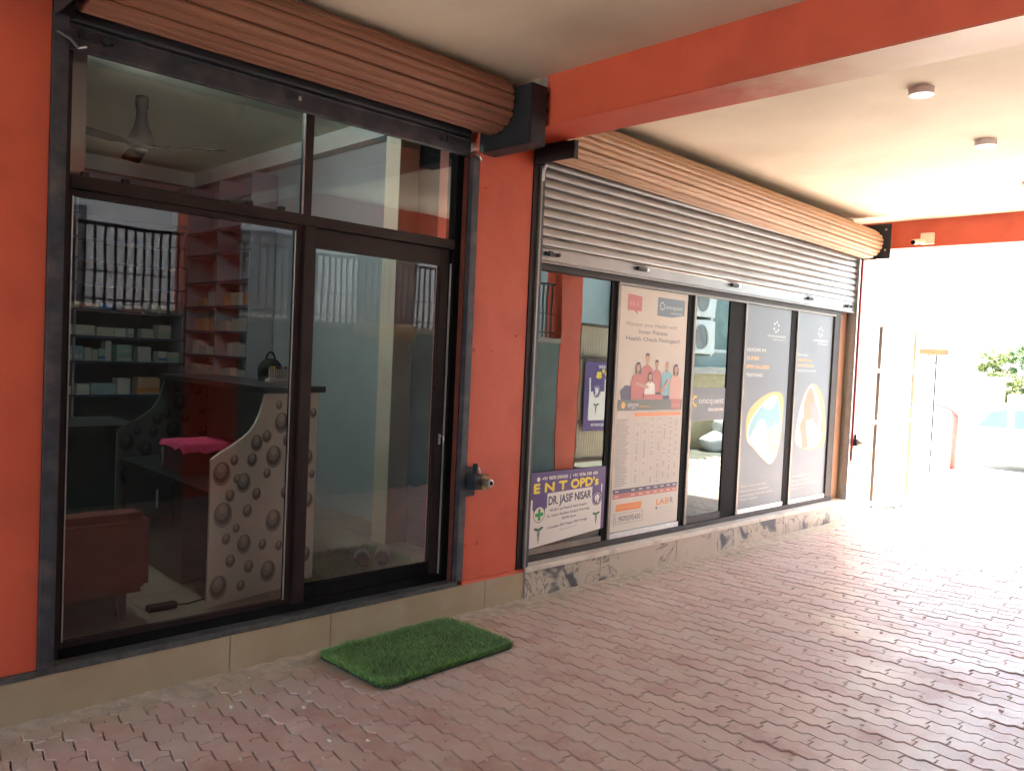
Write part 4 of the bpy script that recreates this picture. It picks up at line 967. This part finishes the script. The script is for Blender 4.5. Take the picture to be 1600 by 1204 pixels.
# reception desk with curved, pebble printed end panels
D = thing('reception_desk', 'reception desk with curved pebble patterned end panels and black top', 'desk', (2.1, 1.1, .2))
ang = math.atan2(.153, .671); DM = Matrix(((math.cos(ang), .038, 0, 1.745), (math.sin(ang), .999, 0, .355), (0, 0, 1, .202), (0, 0, 0, 1)))
prof = [(0, 0), (.690, 0), (.690, 1.048), (.318, 1.048), (.306, 1.000), (.288, .945), (.262, .895), (.228, .855), (.190, .828), (.12, .790), (.056, .762), (0, .730)]
PEB = [(.06, .10, .052), (.20, .075, .026), (.245, .165, .030), (.37, .12, .050), (.13, .215, .030), (.10, .33, .026), (.075, .46, .055), (.21, .29, .044), (.33, .265, .026), (.395, .385, .052), (.225, .455, .030), (.16, .375, .022), (.115, .545, .028), (.28, .535, .028), (.195, .605, .044), (.345, .635, .024), (.06, .665, .052), (.155, .625, .022), (.245, .715, .032), (.385, .725, .052), (.135, .72, .024), (.335, .83, .030), (.43, .90, .048), (.27, .80, .038), (.44, .24, .024), (.47, .52, .028), (.49, .66, .026), (.475, .80, .030), (.50, .12, .030), (.51, .36, .024), (.41, .99, .022), (.56, .98, .034), (.60, .84, .026), (.62, .70, .040), (.58, .56, .024), (.635, .46, .036), (.60, .30, .026), (.63, .16, .036), (.56, .22, .020), (.52, 1.0, .018), (.655, .94, .024), (.66, .60, .020)]
def end_panel(t0, dark=False):
    b = bmesh.new(); poly_prism(b, prof, t0, t0+.018); b.transform(DM); pn = obj('end_panel', b, M['desk_shadowy' if dark else 'desk_pattern'], D)
    for part, mat_, sc, off, dd in (('pebble_shade', 'pebble_mid', 1.10, (.004, -.010), .0006), ('pebble_ring', 'pebble_dark', .92, (.002, -.004), .0012), ('pebble_face', 'pebble_mid', .72, (-.002, .008), .0018), ('pebble_light', 'pebble_light', .42, (0, .018), .0024)):
        b = bmesh.new()
        for (s, z, r) in PEB:
            rr = r*1.06
            b.faces.new([b.verts.new((min(.689, max(.001, s+off[0]*r*20+rr*sc*.88*math.cos(2*math.pi*k/16))), t0-dd, max(.001, z+off[1]*r*20+rr*sc*math.sin(2*math.pi*k/16)))) for k in range(16)])
        b.transform(DM); me = bpy.data.meshes.new(part); b.to_mesh(me); b.free(); link(part, me, M[mat_] if not dark else M[{'pebble_dark': 'desk_dark', 'pebble_mid': 'desk_shadowy_print', 'pebble_light': 'desk_shadowy'}[mat_]], pn)
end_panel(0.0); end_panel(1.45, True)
def dbox(name, mat, b6, bev=0): b = bmesh.new(); box(b, *b6, bev=bev, mtx=None); b.transform(DM); return obj(name, b, M[mat], D)
dbox('counter_top', 'desk_dark', (.29, .73, -.025, 1.50, 1.0485, 1.082), .004)
dbox('front_panel', 'desk_pattern', (.670, .6895, .0185, 1.4495, .0, 1.047))
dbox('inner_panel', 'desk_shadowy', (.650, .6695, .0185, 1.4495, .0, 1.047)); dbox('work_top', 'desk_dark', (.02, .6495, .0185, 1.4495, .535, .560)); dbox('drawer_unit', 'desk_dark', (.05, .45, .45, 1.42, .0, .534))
dr_ = dbox('drawer_front', 'desk_dark', (.040, .0495, .60, 1.00, .28, .52)); b = bmesh.new(); tube(b, [(.030, .80, .36), (.030, .80, .46)], .008, 8); b.transform(DM); obj('drawer_handle', b, M['silver'], dr_)
t = thing('side_table', 'black side table left of the reception desk behind the sofa', 'table', (1.35, 2.2, .2))
ob('table_top', 'desk_dark', (.7, 2.02, 1.95, 2.6, .92, .95), t); ob('table_front', 'desk_dark', (.75, 1.98, 1.99, 2.01, .2, .92), t); ob('table_side', 'desk_dark', (1.96, 1.98, 2.011, 2.56, .2, .92), t)
# things on the desk
zt = .202+.560
t = thing('storage_box', 'dark red box standing on the reception desk under a pink cloth', 'box', (2.03, 1.10, zt+.001))
ob('box_body', 'redbox', (1.87, 2.20, .96, 1.26, zt+.001, zt+.150), t, bev=.006); ob('box_lid', 'redbox', (1.865, 2.205, .955, 1.265, zt+.1505, zt+.170), t, bev=.005)
b = bmesh.new(); gx, gy = 26, 22; gr = []
for i in range(gx+1):
    row = []
    for j in range(gy+1):
        x = 1.845+.385*i/gx; y = .925+.34*j/gy; z = zt+.176+.004*noise.noise(Vector((x*14, y*14, 0)))
        ed = max(1.862-x, x-2.21, .95-y, 0); z -= ed*1.9; z += .006*noise.noise(Vector((x*22, y*22, 4)))*(1 if ed <= 0 else 2)
        if z < zt+.10: z = zt+.10
        row.append(b.verts.new((x, y, z)))
    gr.append(row)
for i in range(gx):
    for j in range(gy): b.faces.new((gr[i][j], gr[i+1][j], gr[i+1][j+1], gr[i][j+1]))
c = obj('cloth', b, M['pink'], None, smooth=True); bpy_tag(c, 'bright pink cloth spread over the dark red box on the desk', 'cloth')
t = thing('paper_cup', 'white paper cup on the reception desk left of the red box', 'cup', (1.97, 1.44, zt))
b = bmesh.new(); lathe(b, [(.030, .001), (.038, .095), (.0395, .098), (.037, .096), (.029, .006)], (1.97, 1.44, zt), 20); obj('cup_body', b, M['bx3'], t)
t = thing('handbag', 'black bag with a loop handle on the counter top', 'bag', (2.41, 1.05, 1.285))
b = bmesh.new()
prf = [(.07, .0), (.078, .03), (.080, .07), (.068, .10), (.045, .125), (.012, .135)]
rings = []
for r_, z in prf: rings.append([b.verts.new((2.41+r_*math.cos(a), 1.05+r_*.55*math.sin(a), 1.286+z)) for a in [2*math.pi*k/20 for k in range(20)]])
for i in range(len(rings)-1):
    for k in range(20): b.faces.new((rings[i][k], rings[i][(k+1) % 20], rings[i+1][(k+1) % 20], rings[i+1][k]))
b.faces.new(rings[0]); b.faces.new(rings[-1]); obj('bag_body', b, M['black'], t, smooth=True)
b = bmesh.new(); tube(b, [(2.41-.030*math.cos(a), 1.05, 1.40+.058*math.sin(a)) for a in [math.pi*k/12 for k in range(13)]], .006, 8); obj('bag_handle', b, M['black'], t)
t = thing('tube_rack', 'white rack of coloured sample tubes in front of the black bag', 'rack', (2.41, .93, 1.2855))
ob('rack_base', 'bx3', (2.330, 2.470, .905, .955, 1.2855, 1.306), t, bev=.003)
for k in range(9):
    b = bmesh.new(); x = 2.342+k*.0145; lathe(b, [(.005, .0), (.0055, .055)], (x, .93, 1.306), 8); tb = obj('sample_tube', b, M['bx3'], t)
    b = bmesh.new(); lathe(b, [(.0065, .0), (.0065, .016)], (x, .93, 1.3615), 8); obj('tube_cap', b, M[['greenprint', 'amber', 'yellow', 'purpleprint', 'purpleprint', 'rose', 'bx3', 'purpleprint', 'amber'][k]], tb)
# sofa seen from behind
t = thing('sofa', 'rust red sofa seen from behind through the pharmacy glass', 'sofa', (.85, .75, .202))
ob('backrest', 'sofa', (.15, 1.47, .34, .52, .335, .705), t, bev=.035); ob('seat', 'sofa', (.15, 1.33, .521, 1.05, .335, .50), t, bev=.03); ob('armrest', 'sofa', (1.335, 1.475, .525, 1.05, .335, .60), t, bev=.03)
for x, y in ((1.36, .42), (1.36, .98), (.22, .42), (.22, .98)):
    b = bmesh.new(); tube(b, [(x, y, .3345), (x+.012, y, .203)], [.030, .018], 8); obj('leg', b, M['wood'], t)
t = thing('power_strip', 'black power strip lying on the shop floor near the sofa leg', 'power strip', (1.56, .47, .202))
ob('strip_body', 'black', (1.50, 1.64, .44, .485, .2015, .232), t, bev=.004)
b = bmesh.new(); tube(b, [(1.64, .46, .215), (1.70, .47, .206), (1.80, .50, .2065), (1.95, .62, .206)], .004, 6); obj('cord', b, M['black'], t)
def sandal(x, y, a, label):
    t = thing('sandal', label, 'sandal', (x, y, .2135)); ca, sa = math.cos(a), math.sin(a)
    def q(u, v, z): return (x+u*ca-v*sa, y+u*sa+v*ca, .232+z)
    b = bmesh.new(); o = [(-.12, .025), (-.13, 0), (-.12, -.025), (-.05, -.030), (.04, -.042), (.10, -.035), (.13, 0), (.10, .038), (.04, .042), (-.05, .030)]
    lo = [b.verts.new(q(u, v, 0)) for u, v in o]; hi = [b.verts.new(q(u, v, .016)) for u, v in o]; b.faces.new(lo); b.faces.new(hi)
    for i in range(len(o)): b.faces.new((lo[i], lo[(i+1) % len(o)], hi[(i+1) % len(o)], hi[i]))
    obj('sole', b, M['black'], t)
    for uo in (.02, .065):
        b = bmesh.new(); tube(b, [q(uo, .042*math.cos(w_), .016+.045*math.sin(w_)) for w_ in [math.pi*k/8 for k in range(9)]], .0042, 6); obj('strap', b, M['bx3'], t)
sandal(2.80, .58, R(60), 'left one of a pair of dark sandals with pale straps on the indoor mat')
sandal(2.93, .56, R(55), 'right one of a pair of dark sandals with pale straps on the indoor mat')
# ceiling fan
fx, fy = 2.16, 2.55
t = thing('ceiling_fan', 'dark brown ceiling fan with a flared stem inside the pharmacy', 'fan', (fx, fy, 3.2))
b = bmesh.new(); lathe(b, [(.042, 0), (.044, -.07), (.036, -.085), (.036, -.14), (.045, -.19), (.072, -.26), (.100, -.315), (.098, -.335), (.060, -.355), (.0001, -.365)], (fx, fy, 3.199), 24); obj('motor', b, M['fan'], t, smooth=True)
b = bmesh.new(); lathe(b, [(.0001, -.3655), (.050, -.366), (.040, -.382), (.0001, -.388)], (fx, fy, 3.199), 20); obj('hub_cap', b, M['silver'], t)
for a in (R(-42), R(78), R(198)):
    ca, sa = math.cos(a), math.sin(a); b = bmesh.new()
    mt_ = Matrix.Translation((fx, fy, 2.855)) @ Matrix.Rotation(a, 4, 'Z') @ Matrix.Rotation(R(9), 4, 'X')
    pts = [(.07, -.018), (.16, -.030), (.20, -.060), (.55, -.070), (.58, -.050), (.58, .050), (.55, .062), (.20, .055), (.16, .030), (.07, .018)]
    lo = [b.verts.new(mt_ @ Vector((x, y, 0))) for x, y in pts]; hi = [b.verts.new(mt_ @ Vector((x, y, .006))) for x, y in pts]; b.faces.new(lo); b.faces.new(hi)
    for i in range(len(pts)): b.faces.new((lo[i], lo[(i+1) % len(pts)], hi[(i+1) % len(pts)], hi[i]))
    obj('blade', b, M['fan'], t)
t = thing('led_tube', 'glowing white tube lamp under the pharmacy ceiling by the left wall', 'lamp', (1.70, 1.45, 3.16))
ob('lamp_base', 'lampwhite', (1.68, 1.72, 1.15, 1.72, 3.165, 3.199), t); b = bmesh.new(); tube(b, [(1.70, 1.17, 3.150), (1.70, 1.70, 3.150)], .014, 10); obj('lamp_tube', b, M['led'], t)

# ================================================================== INSIDE THE LABORATORY
t = thing('waiting_bench', 'grey waiting bench inside the laboratory behind the first pane', 'bench', (4.3, 1.4, .2))
ob('seat', 'dark_metal', (3.85, 5.2, 1.2, 1.65, .60, .64), t, bev=.01); ob('backrest', 'dark_metal', (3.85, 5.2, 1.66, 1.70, .66, 1.05), t, bev=.01)
for x in (3.95, 5.1): ob('leg', 'dark_metal', (x, x+.05, 1.25, 1.6, .202, .598), t)

# ================================================================== ACROSS THE PASSAGE (seen in the glass)
t = thing('boundary_wall', 'grey green low wall along the far side of the passage under the railing', 'wall', (2.5, -3.69, 0))
ob('wall_body', 'wallgreen', (-6.2, 7.965, -3.78, -3.605, -.05, 1.70), t); ob('wall_cap', 'concrete', (-6.2, 7.967, -3.82, -3.585, 1.7005, 1.76), t, bev=.006)
ob('light_block_wall', 'wallgreen', (-4.8, 1.92, -3.78, -3.605, 1.7605, 2.689), t)  # unseen wall added to cut the light at the left end
ob('wall_step', 'concrete', (1.2, 4.5, -3.604, -3.515, -.03, .10), t, bev=.006)
t = thing('railing', 'dark barred railing standing on the low wall opposite the shops', 'railing', (2.5, -3.7, 1.76))
ob('top_rail', 'railgrey', (-6.2, 7.967, -3.735, -3.705, 2.44, 2.47), t); ob('bottom_rail', 'railgrey', (-6.2, 7.967, -3.730, -3.710, 1.82, 1.838), t); ob('middle_rail', 'railgrey', (-6.2, 7.967, -3.729, -3.711, 2.06, 2.072), t)
proto = None
x = -2.0
while x < 7.94:
    if not (3.01 < x < 3.53):
        if proto is None: proto = ob('bar', 'railgrey', (x-.009, x+.009, -.009, .009, 0, .68), None); me = proto.data; bpy.data.objects.remove(proto); proto = 1; x_ref = x
        o = bpy.data.objects.new('bar', me); COL.objects.link(o); o.parent = t; o.matrix_parent_inverse = t.matrix_basis.inverted(); o.location = (x-x_ref, -3.72, 1.76)
    x += .078
t = thing('notice_board', 'beige sheet hung over the low wall below the railing', 'board', (5.2, -3.58, 1.64)); ob('sheet', 'cardboard', (4.78, 5.60, -3.584, -3.574, 1.625, 1.775), t)
G = thing('gate', 'cream corrugated sheet gate with a brown frame beside the orange column', 'gate', (9.1100, -3.66, 0))
for (x0, x1) in ((8.4000, 8.4450), (9.8600, 9.9100), (10.9100, 10.9600)): ob('gate_post', 'brownframe', (x0, x1, -3.68, -3.64, -.05, 1.99), G)
for z in (.10, .62, 1.50, 1.95): 
    for xa, xb in ((8.4455, 9.8595), (9.9105, 10.9095)): ob('gate_rail', 'brownframe', (xa, xb, -3.675, -3.645, z, z+.04), G)
b = bmesh.new(); n = 98; xs = [8.4460+(10.9090-8.4460)*k/(n*4) for k in range(n*4+1)]
lo = [b.verts.new((x, -3.690+.010*math.sin(2*math.pi*k/8), .08)) for k, x in enumerate(xs)]; hi = [b.verts.new((x, -3.690+.010*math.sin(2*math.pi*k/8), 1.96)) for k, x in enumerate(xs)]
for k in range(n*4): b.faces.new((lo[k], lo[k+1], hi[k+1], hi[k]))
obj('corrugated_sheet', b, M['corr'], G)
t = thing('clinic_sign', 'tall purple clinic banner hung on the corrugated gate, seen mirrored in the first pane', 'sign', (9.1400, -3.63, .52))
ob('banner', 'purpleprint', (8.5400, 10.8900, -3.640, -3.632, .52, 1.47), t)
f = Face((10.8900, -3.6315, .52), (-1, 0, 0), (0, 0, 1), t); ent_sign(f, 2.35, .95, .14)
f.text('Diagnostic Centre', 1.20, .058, .055, 'white', .0007, .98, bold=.001)
# neighbours beyond the passage
t = thing('neighbour_house', 'tall pale plastered house across the passage', 'house', (1.5, -9, 0))
ob('wall', 'neigh', (-9, 9.2, -12, -7.3, -.06, 7.5), t)
for x in (-3.5, -.5, 2.2, 5.0, 7.3):
    w_ = ob('window', 'frame2', (x, x+1.1, -7.298, -7.27, 1.95, 3.1), t); ob('window_glass', 'brownframe', (x+.06, x+.52, -7.269, -7.262, 2.0, 3.05), w_); ob('window_glass', 'brownframe', (x+.58, x+1.04, -7.269, -7.262, 2.0, 3.05), w_)
t = thing('white_house', 'white walled house carrying the air conditioners beyond the gate', 'house', (13, -7, 0))
ob('wall', 'yardwall', (9.9, 18, -9, -5.35, -.06, 4.2), t); ob('roof_edge', 'concrete', (9.8, 18.1, -9, -5.2, 4.2005, 4.35), t)
w_ = ob('window', 'acwhite', (14.3, 15.25, -5.348, -5.31, 1.75, 2.9), t); ob('window_glass', 'wallgreen', (14.37, 15.18, -5.309, -5.300, 1.82, 2.83), w_)
def acunit(x, z, label):
    t = thing('air_conditioner', label, 'air conditioner', (x, -5.15, z), 'outdoor air conditioner units')
    ob('casing', 'acwhite', (x-.40, x+.40, -5.34, -5.03, z, z+.66), t, bev=.015)
    b = bmesh.new(); lathe(b, [(.265, 0), (.265, .012), (.245, .014), (.245, .004)], (x-.08, -5.03, z+.33), 32, 'Y'); obj('fan_ring', b, M['acwhite'], t)
    b = bmesh.new(); lathe(b, [(.0001, .0), (.240, .0), (.240, .006), (.0001, .006)], (x-.08, -5.026, z+.33), 32, 'Y'); gr_ = obj('fan_grille', b, M['acgrille'], t)
    b = bmesh.new()
    for k in range(-5, 6): hh = math.sqrt(max(.001, .23**2-(k*.042)**2)); box(b, x-.08+k*.042-.004, x-.08+k*.042+.004, -5.0195, -5.014, z+.33-hh, z+.33+hh)
    obj('grille_bars', b, M['acwhite'], gr_)
    ob('wall_bracket', 'acwhite', (x-.34, x-.28, -5.34, -5.05, z-.04, z-.0005), t); ob('wall_bracket', 'acwhite', (x+.28, x+.34, -5.34, -5.05, z-.04, z-.0005), t)
acunit(13.62, 1.70, 'lower air conditioner of the stack mirrored in the third pane')
acunit(13.62, 2.42, 'upper air conditioner of the stack mirrored in the third pane')
acunit(11.5, 1.98, 'lower air conditioner near the gate mirrored in the first pane')
acunit(11.5, 2.72, 'upper air conditioner near the gate mirrored in the first pane')
t = thing('brick_ledge', 'low yellowish brick wall in front of the white house', 'wall', (14, -4.75, 0)); ob('brickwork', 'brick', (12.2, 16.5, -4.85, -4.65, -.06, 1.33), t); ob('coping', 'concrete', (12.2, 16.5, -4.88, -4.62, 1.3305, 1.45), t)
b = bmesh.new()
def lump(b, c, r, s, seed):
    q = bmesh.new(); bmesh.ops.create_icosphere(q, subdivisions=3, radius=1)
    for v in q.verts:
        d = 1+.22*noise.noise(v.co*1.6+Vector((seed, 0, 0)))+.07*noise.noise(v.co*6+Vector((seed, 5, 0)))
        v.co = Vector((v.co.x*r*s[0]*d, v.co.y*r*s[1]*d, max(-.9, v.co.z)*r*s[2]*d))+Vector(c)
    me = bpy.data.meshes.new('t'); q.to_mesh(me); q.free(); b.from_mesh(me); bpy.data.meshes.remove(me)
for i, (c, r, lab) in enumerate((((13.0, -4.2, .10), .34, 'left white sack heaped by the brick ledge'), ((13.6, -4.15, .10), .32, 'right white sack heaped by the brick ledge'), ((13.3, -4.2, .42), .30, 'white sack lying on top of two others'))):
    b = bmesh.new(); lump(b, c, r, (1.15, .8, .62), i*3.1); o = obj('sack', b, M['sack'], None, smooth=True); bpy_tag(o, lab, 'sack', 'white sacks across the yard')

# ================================================================== THE BRIGHT END
def gate_leaf(name_label, x0, x1, y, ztop):
    t = thing('gate_leaf', name_label, 'gate', ((x0+x1)/2, y, 0))
    ob('leaf_stile', 'white_wall', (x0, x0+.03, y, y+.03, .05, ztop), t); ob('leaf_stile', 'brownframe' if x0 < 9 else 'tanwood', (x1-.02, x1, y, y+.03, .05, ztop), t)
    for z in (.08, .95, 1.50, ztop-.05): ob('leaf_rail', 'white_wall', (x0+.031, x1-.021, y, y+.025, z, z+.04), t)
    for k in range(1, 8):
        x = x0+(x1-x0)*k/8; ob('leaf_bar', 'white_wall', (x-.007, x+.007, y+.026, y+.040, .09, ztop-.01), t)
    ob('leaf_sheet', 'white_wall', (x0+.031, x1-.021, y+.041, y+.045, .09, ztop-.06), t)
gate_leaf('cream metal gate leaf beside the end of the laboratory shopfront', 8.62, 8.915, .0, 2.04)
gate_leaf('further cream metal gate leaf in the bright yard', 9.27, 9.91, .0, 2.04)
ob_ = ob('door_stop', 'dark_metal', (9.0, 9.72, -.02, .0, -.02, .03)); bpy_tag(ob_, 'dark metal threshold strip on the ground by the gate', 'threshold')
t = thing('boundary_wall', 'white yard wall running away behind the cream gate leaves', 'wall', (10.2, .3, 0)); ob('wall_body', 'white_wall', (9.92, 10.6, .1, .3, -.07, 1.6), t)
t = thing('signboard', 'small orange signboard on a thin pole in the bright street', 'sign', (13, .8, 0))
ob('board', 'signorange', (12.98, 13.02, .64, 1.04, 1.80, 1.885), t, bev=.004)
b = bmesh.new(); tube(b, [(13.0, .80, -.06), (13.0, .80, 1.80)], .014, 8); tube(b, [(13.0, .80, 1.66), (13.0, .92, 1.80)], .010, 8); obj('pole', b, M['bracket'], t)
t = thing('bent_pipe_post', 'red bent pipe post standing in the sunny yard', 'post', (14.9, 1.07, 0))
b = bmesh.new(); tube(b, [(14.9, 1.07, -.06), (14.9, 1.07, .82), (14.9, 1.085, .88), (14.9, 1.13, .93), (14.9, 1.22, .965), (14.9, 1.38, 1.0)], [.05, .05, .05, .035, .028, .024], 12); obj('pipe', b, M['redpost'], t, smooth=True)
# parked car: side-on, only its nose is in frame
cx = 16.9
t = thing('parked_car', 'white parked car at the right edge of the bright street', 'car', (cx+.8, -.6, -.2))
sidep = [(1.58, .12), (1.60, .34), (1.56, .52), (1.48, .60), (1.34, .66), (1.12, .99), (.80, 1.09), (-.60, 1.12), (-1.5, 1.06), (-2.1, .72), (-2.65, .64), (-2.72, .40), (-2.68, .12)]
b = bmesh.new(); z_ = -.10
a_ = [b.verts.new((cx, y, z+z_)) for y, z in sidep]; c_ = [b.verts.new((cx+1.6, y, z+z_)) for y, z in sidep]
b.faces.new(a_); b.faces.new(c_)
for i in range(len(sidep)): b.faces.new((a_[i], a_[(i+1) % len(sidep)], c_[(i+1) % len(sidep)], c_[i]))
bmesh.ops.recalc_face_normals(b, faces=b.faces[:]); bmesh.ops.bevel(b, geom=b.edges[:], offset=.04, segments=3, affect='EDGES'); obj('body', b, M['carpaint'], t, smooth=False)
for pts in ([(1.30, .69), (1.10, .96), (.82, 1.03), (.80, .69)], [(.70, .69), (.70, 1.03), (-.20, 1.05), (-.20, .69)], [(-.30, .69), (-.30, 1.05), (-1.2, 1.02), (-1.5, .69)]):
    b = bmesh.new(); v0_ = [b.verts.new((cx-.006, y, z+z_)) for y, z in pts]; v1_ = [b.verts.new((cx+.004, y, z+z_)) for y, z in pts]; b.faces.new(v0_); b.faces.new(v1_)
    for i in range(4): b.faces.new((v0_[i], v0_[(i+1) % 4], v1_[(i+1) % 4], v1_[i]))
    obj('window', b, M['carglass'], t)
for y in (.22, -1.75):
    for xx in (cx-.015, cx+1.44):
        b = bmesh.new(); lathe(b, [(.0001, 0), (.24, 0), (.26, .03), (.26, .15), (.0001, .17)], (xx, y, .06), 24, 'X'); o = obj('tyre', b, M['tyre'], t)
        b = bmesh.new(); lathe(b, [(.0001, -.012), (.16, -.012), (.17, -.001)], (xx, y, .06), 18, 'X'); obj('rim', b, M['silver'], o)
ob('side_sill', 'tyre', (cx-.004, cx+.05, -1.35, .25, -.03, .02), t)
# street side buildings and greenery, blown out by the sun
def house(label, x0, x1, y0, y1, h, wins, mat='neigh', side='x'):
    t = thing('street_house', label, 'house', ((x0+x1)/2, (y0+y1)/2, -.2)); ob('wall', mat, (x0, x1, y0, y1, -.25, h), t); ob('roof_edge', 'concrete', (x0-.15, x1+.15, y0-.15, y1+.15, h+.001, h+.25), t)
    for (y, z, w_, hh) in wins:
        f_ = ob('window', 'concrete', (x0-.03, x0-.001, y, y+w_, z, z+hh), t); ob('pane', 'winpane', (x0-.036, x0-.031, y+.05, y+w_-.05, z+.05, z+hh-.05), f_)
house('pale two storey house facing down the bright street', 30, 40, -4, 9.5, 7.2, [(7.40, 4.15, .45, .62), (8.25, 4.2, .30, .45), (8.70, 4.2, .30, .45), (5.6, 1.3, .9, .9), (3.0, 4.2, .8, 1.1), (-2, 1.0, 1.2, 1.3), (-2, 4.2, 1.2, 1.3)], 'white_wall')
house('pale house at the left of the bright street', 20, 27, 4.6, 14, 6.4, [(5.2, 3.6, .5, .8), (6.3, 3.6, .45, .8), (8.2, 3.6, .5, 1.0), (5.6, 1.2, 1.2, 1.2), (8.4, 1.2, 1.2, 1.2)], 'white_wall')
house('pale garage at the right of the bright street', 24, 29, -9, -2.2, 3.4, [(-6, 1.0, 1.5, 1.2), (-4, 1.0, 1.2, 1.2)], 'white_wall')
t = thing('gate_pier', 'grey masonry gate pier below the green tree', 'pier', (24, 2.95, 0)); ob('pier_body', 'cement', (23.8, 24.1, 2.72, 3.15, -.25, 1.42), t, bev=.02); ob('pier_cap', 'white_wall', (23.7, 24.2, 2.62, 3.25, 1.4205, 1.52), t, bev=.01)
t = thing('gate_pier', 'pale low gate pier right of the grey one', 'pier', (24, 2.4, 0)); ob('pier_body', 'neigh', (23.8, 24.1, 2.25, 2.6, -.25, 1.1), t, bev=.02)
def tree(label, x, y, z0, h, r, n, mat):
    t = thing('tree', label, 'tree', (x, y, z0)); b = bmesh.new()
    tube(b, [(x, y, z0), (x+.04, y+.03, z0+h*.3), (x-.02, y, z0+h*.6)], [.10, .07, .035], 8)
    for k in range(5):
        a = k*1.26; tube(b, [(x+.03, y, z0+h*(.3+.05*k)), (x+.5*r*math.cos(a), y+.5*r*math.sin(a), z0+h*(.5+.07*k))], [.04, .012], 6)
    obj('trunk', b, M['bark'], t)
    vs = []; fs = []
    cl = [(x+random.uniform(-.6, .6)*r, y+random.uniform(-.7, .7)*r, z0+h*random.uniform(.42, .92), random.uniform(.22, .42)*r) for _ in range(16)]
    for k in range(n):
        cx_, cy_, cz_, cr_ = random.choice(cl); d = Vector((random.gauss(0, 1), random.gauss(0, 1), random.gauss(0, 1))).normalized()*cr_*random.uniform(.5, 1)
        p = Vector((cx_, cy_, cz_))+d; a = Vector((random.gauss(0, 1), random.gauss(0, 1), random.gauss(0, 1))).normalized(); c = a.orthogonal().normalized(); s = random.uniform(.03, .07)
        n0 = len(vs); vs += [p-a*s, p+c*s*.4, p+a*s, p-c*s*.4]; fs.append((n0, n0+1, n0+2, n0+3))
    me = bpy.data.meshes.new('crown'); me.from_pydata([tuple(v) for v in vs], [], fs); me.materials.append(M[mat]); o = bpy.data.objects.new('crown', me); COL.objects.link(o); o.parent = t; o.matrix_parent_inverse = t.matrix_basis.inverted()
tree('small yellow green tree behind the grey gate pier', 25.0, 3.15, -.2, 2.75, .62, 4200, 'green2')
tree('darker green tree right behind the yellow green one', 26.5, 3.0, -.2, 2.8, .45, 2200, 'green1')
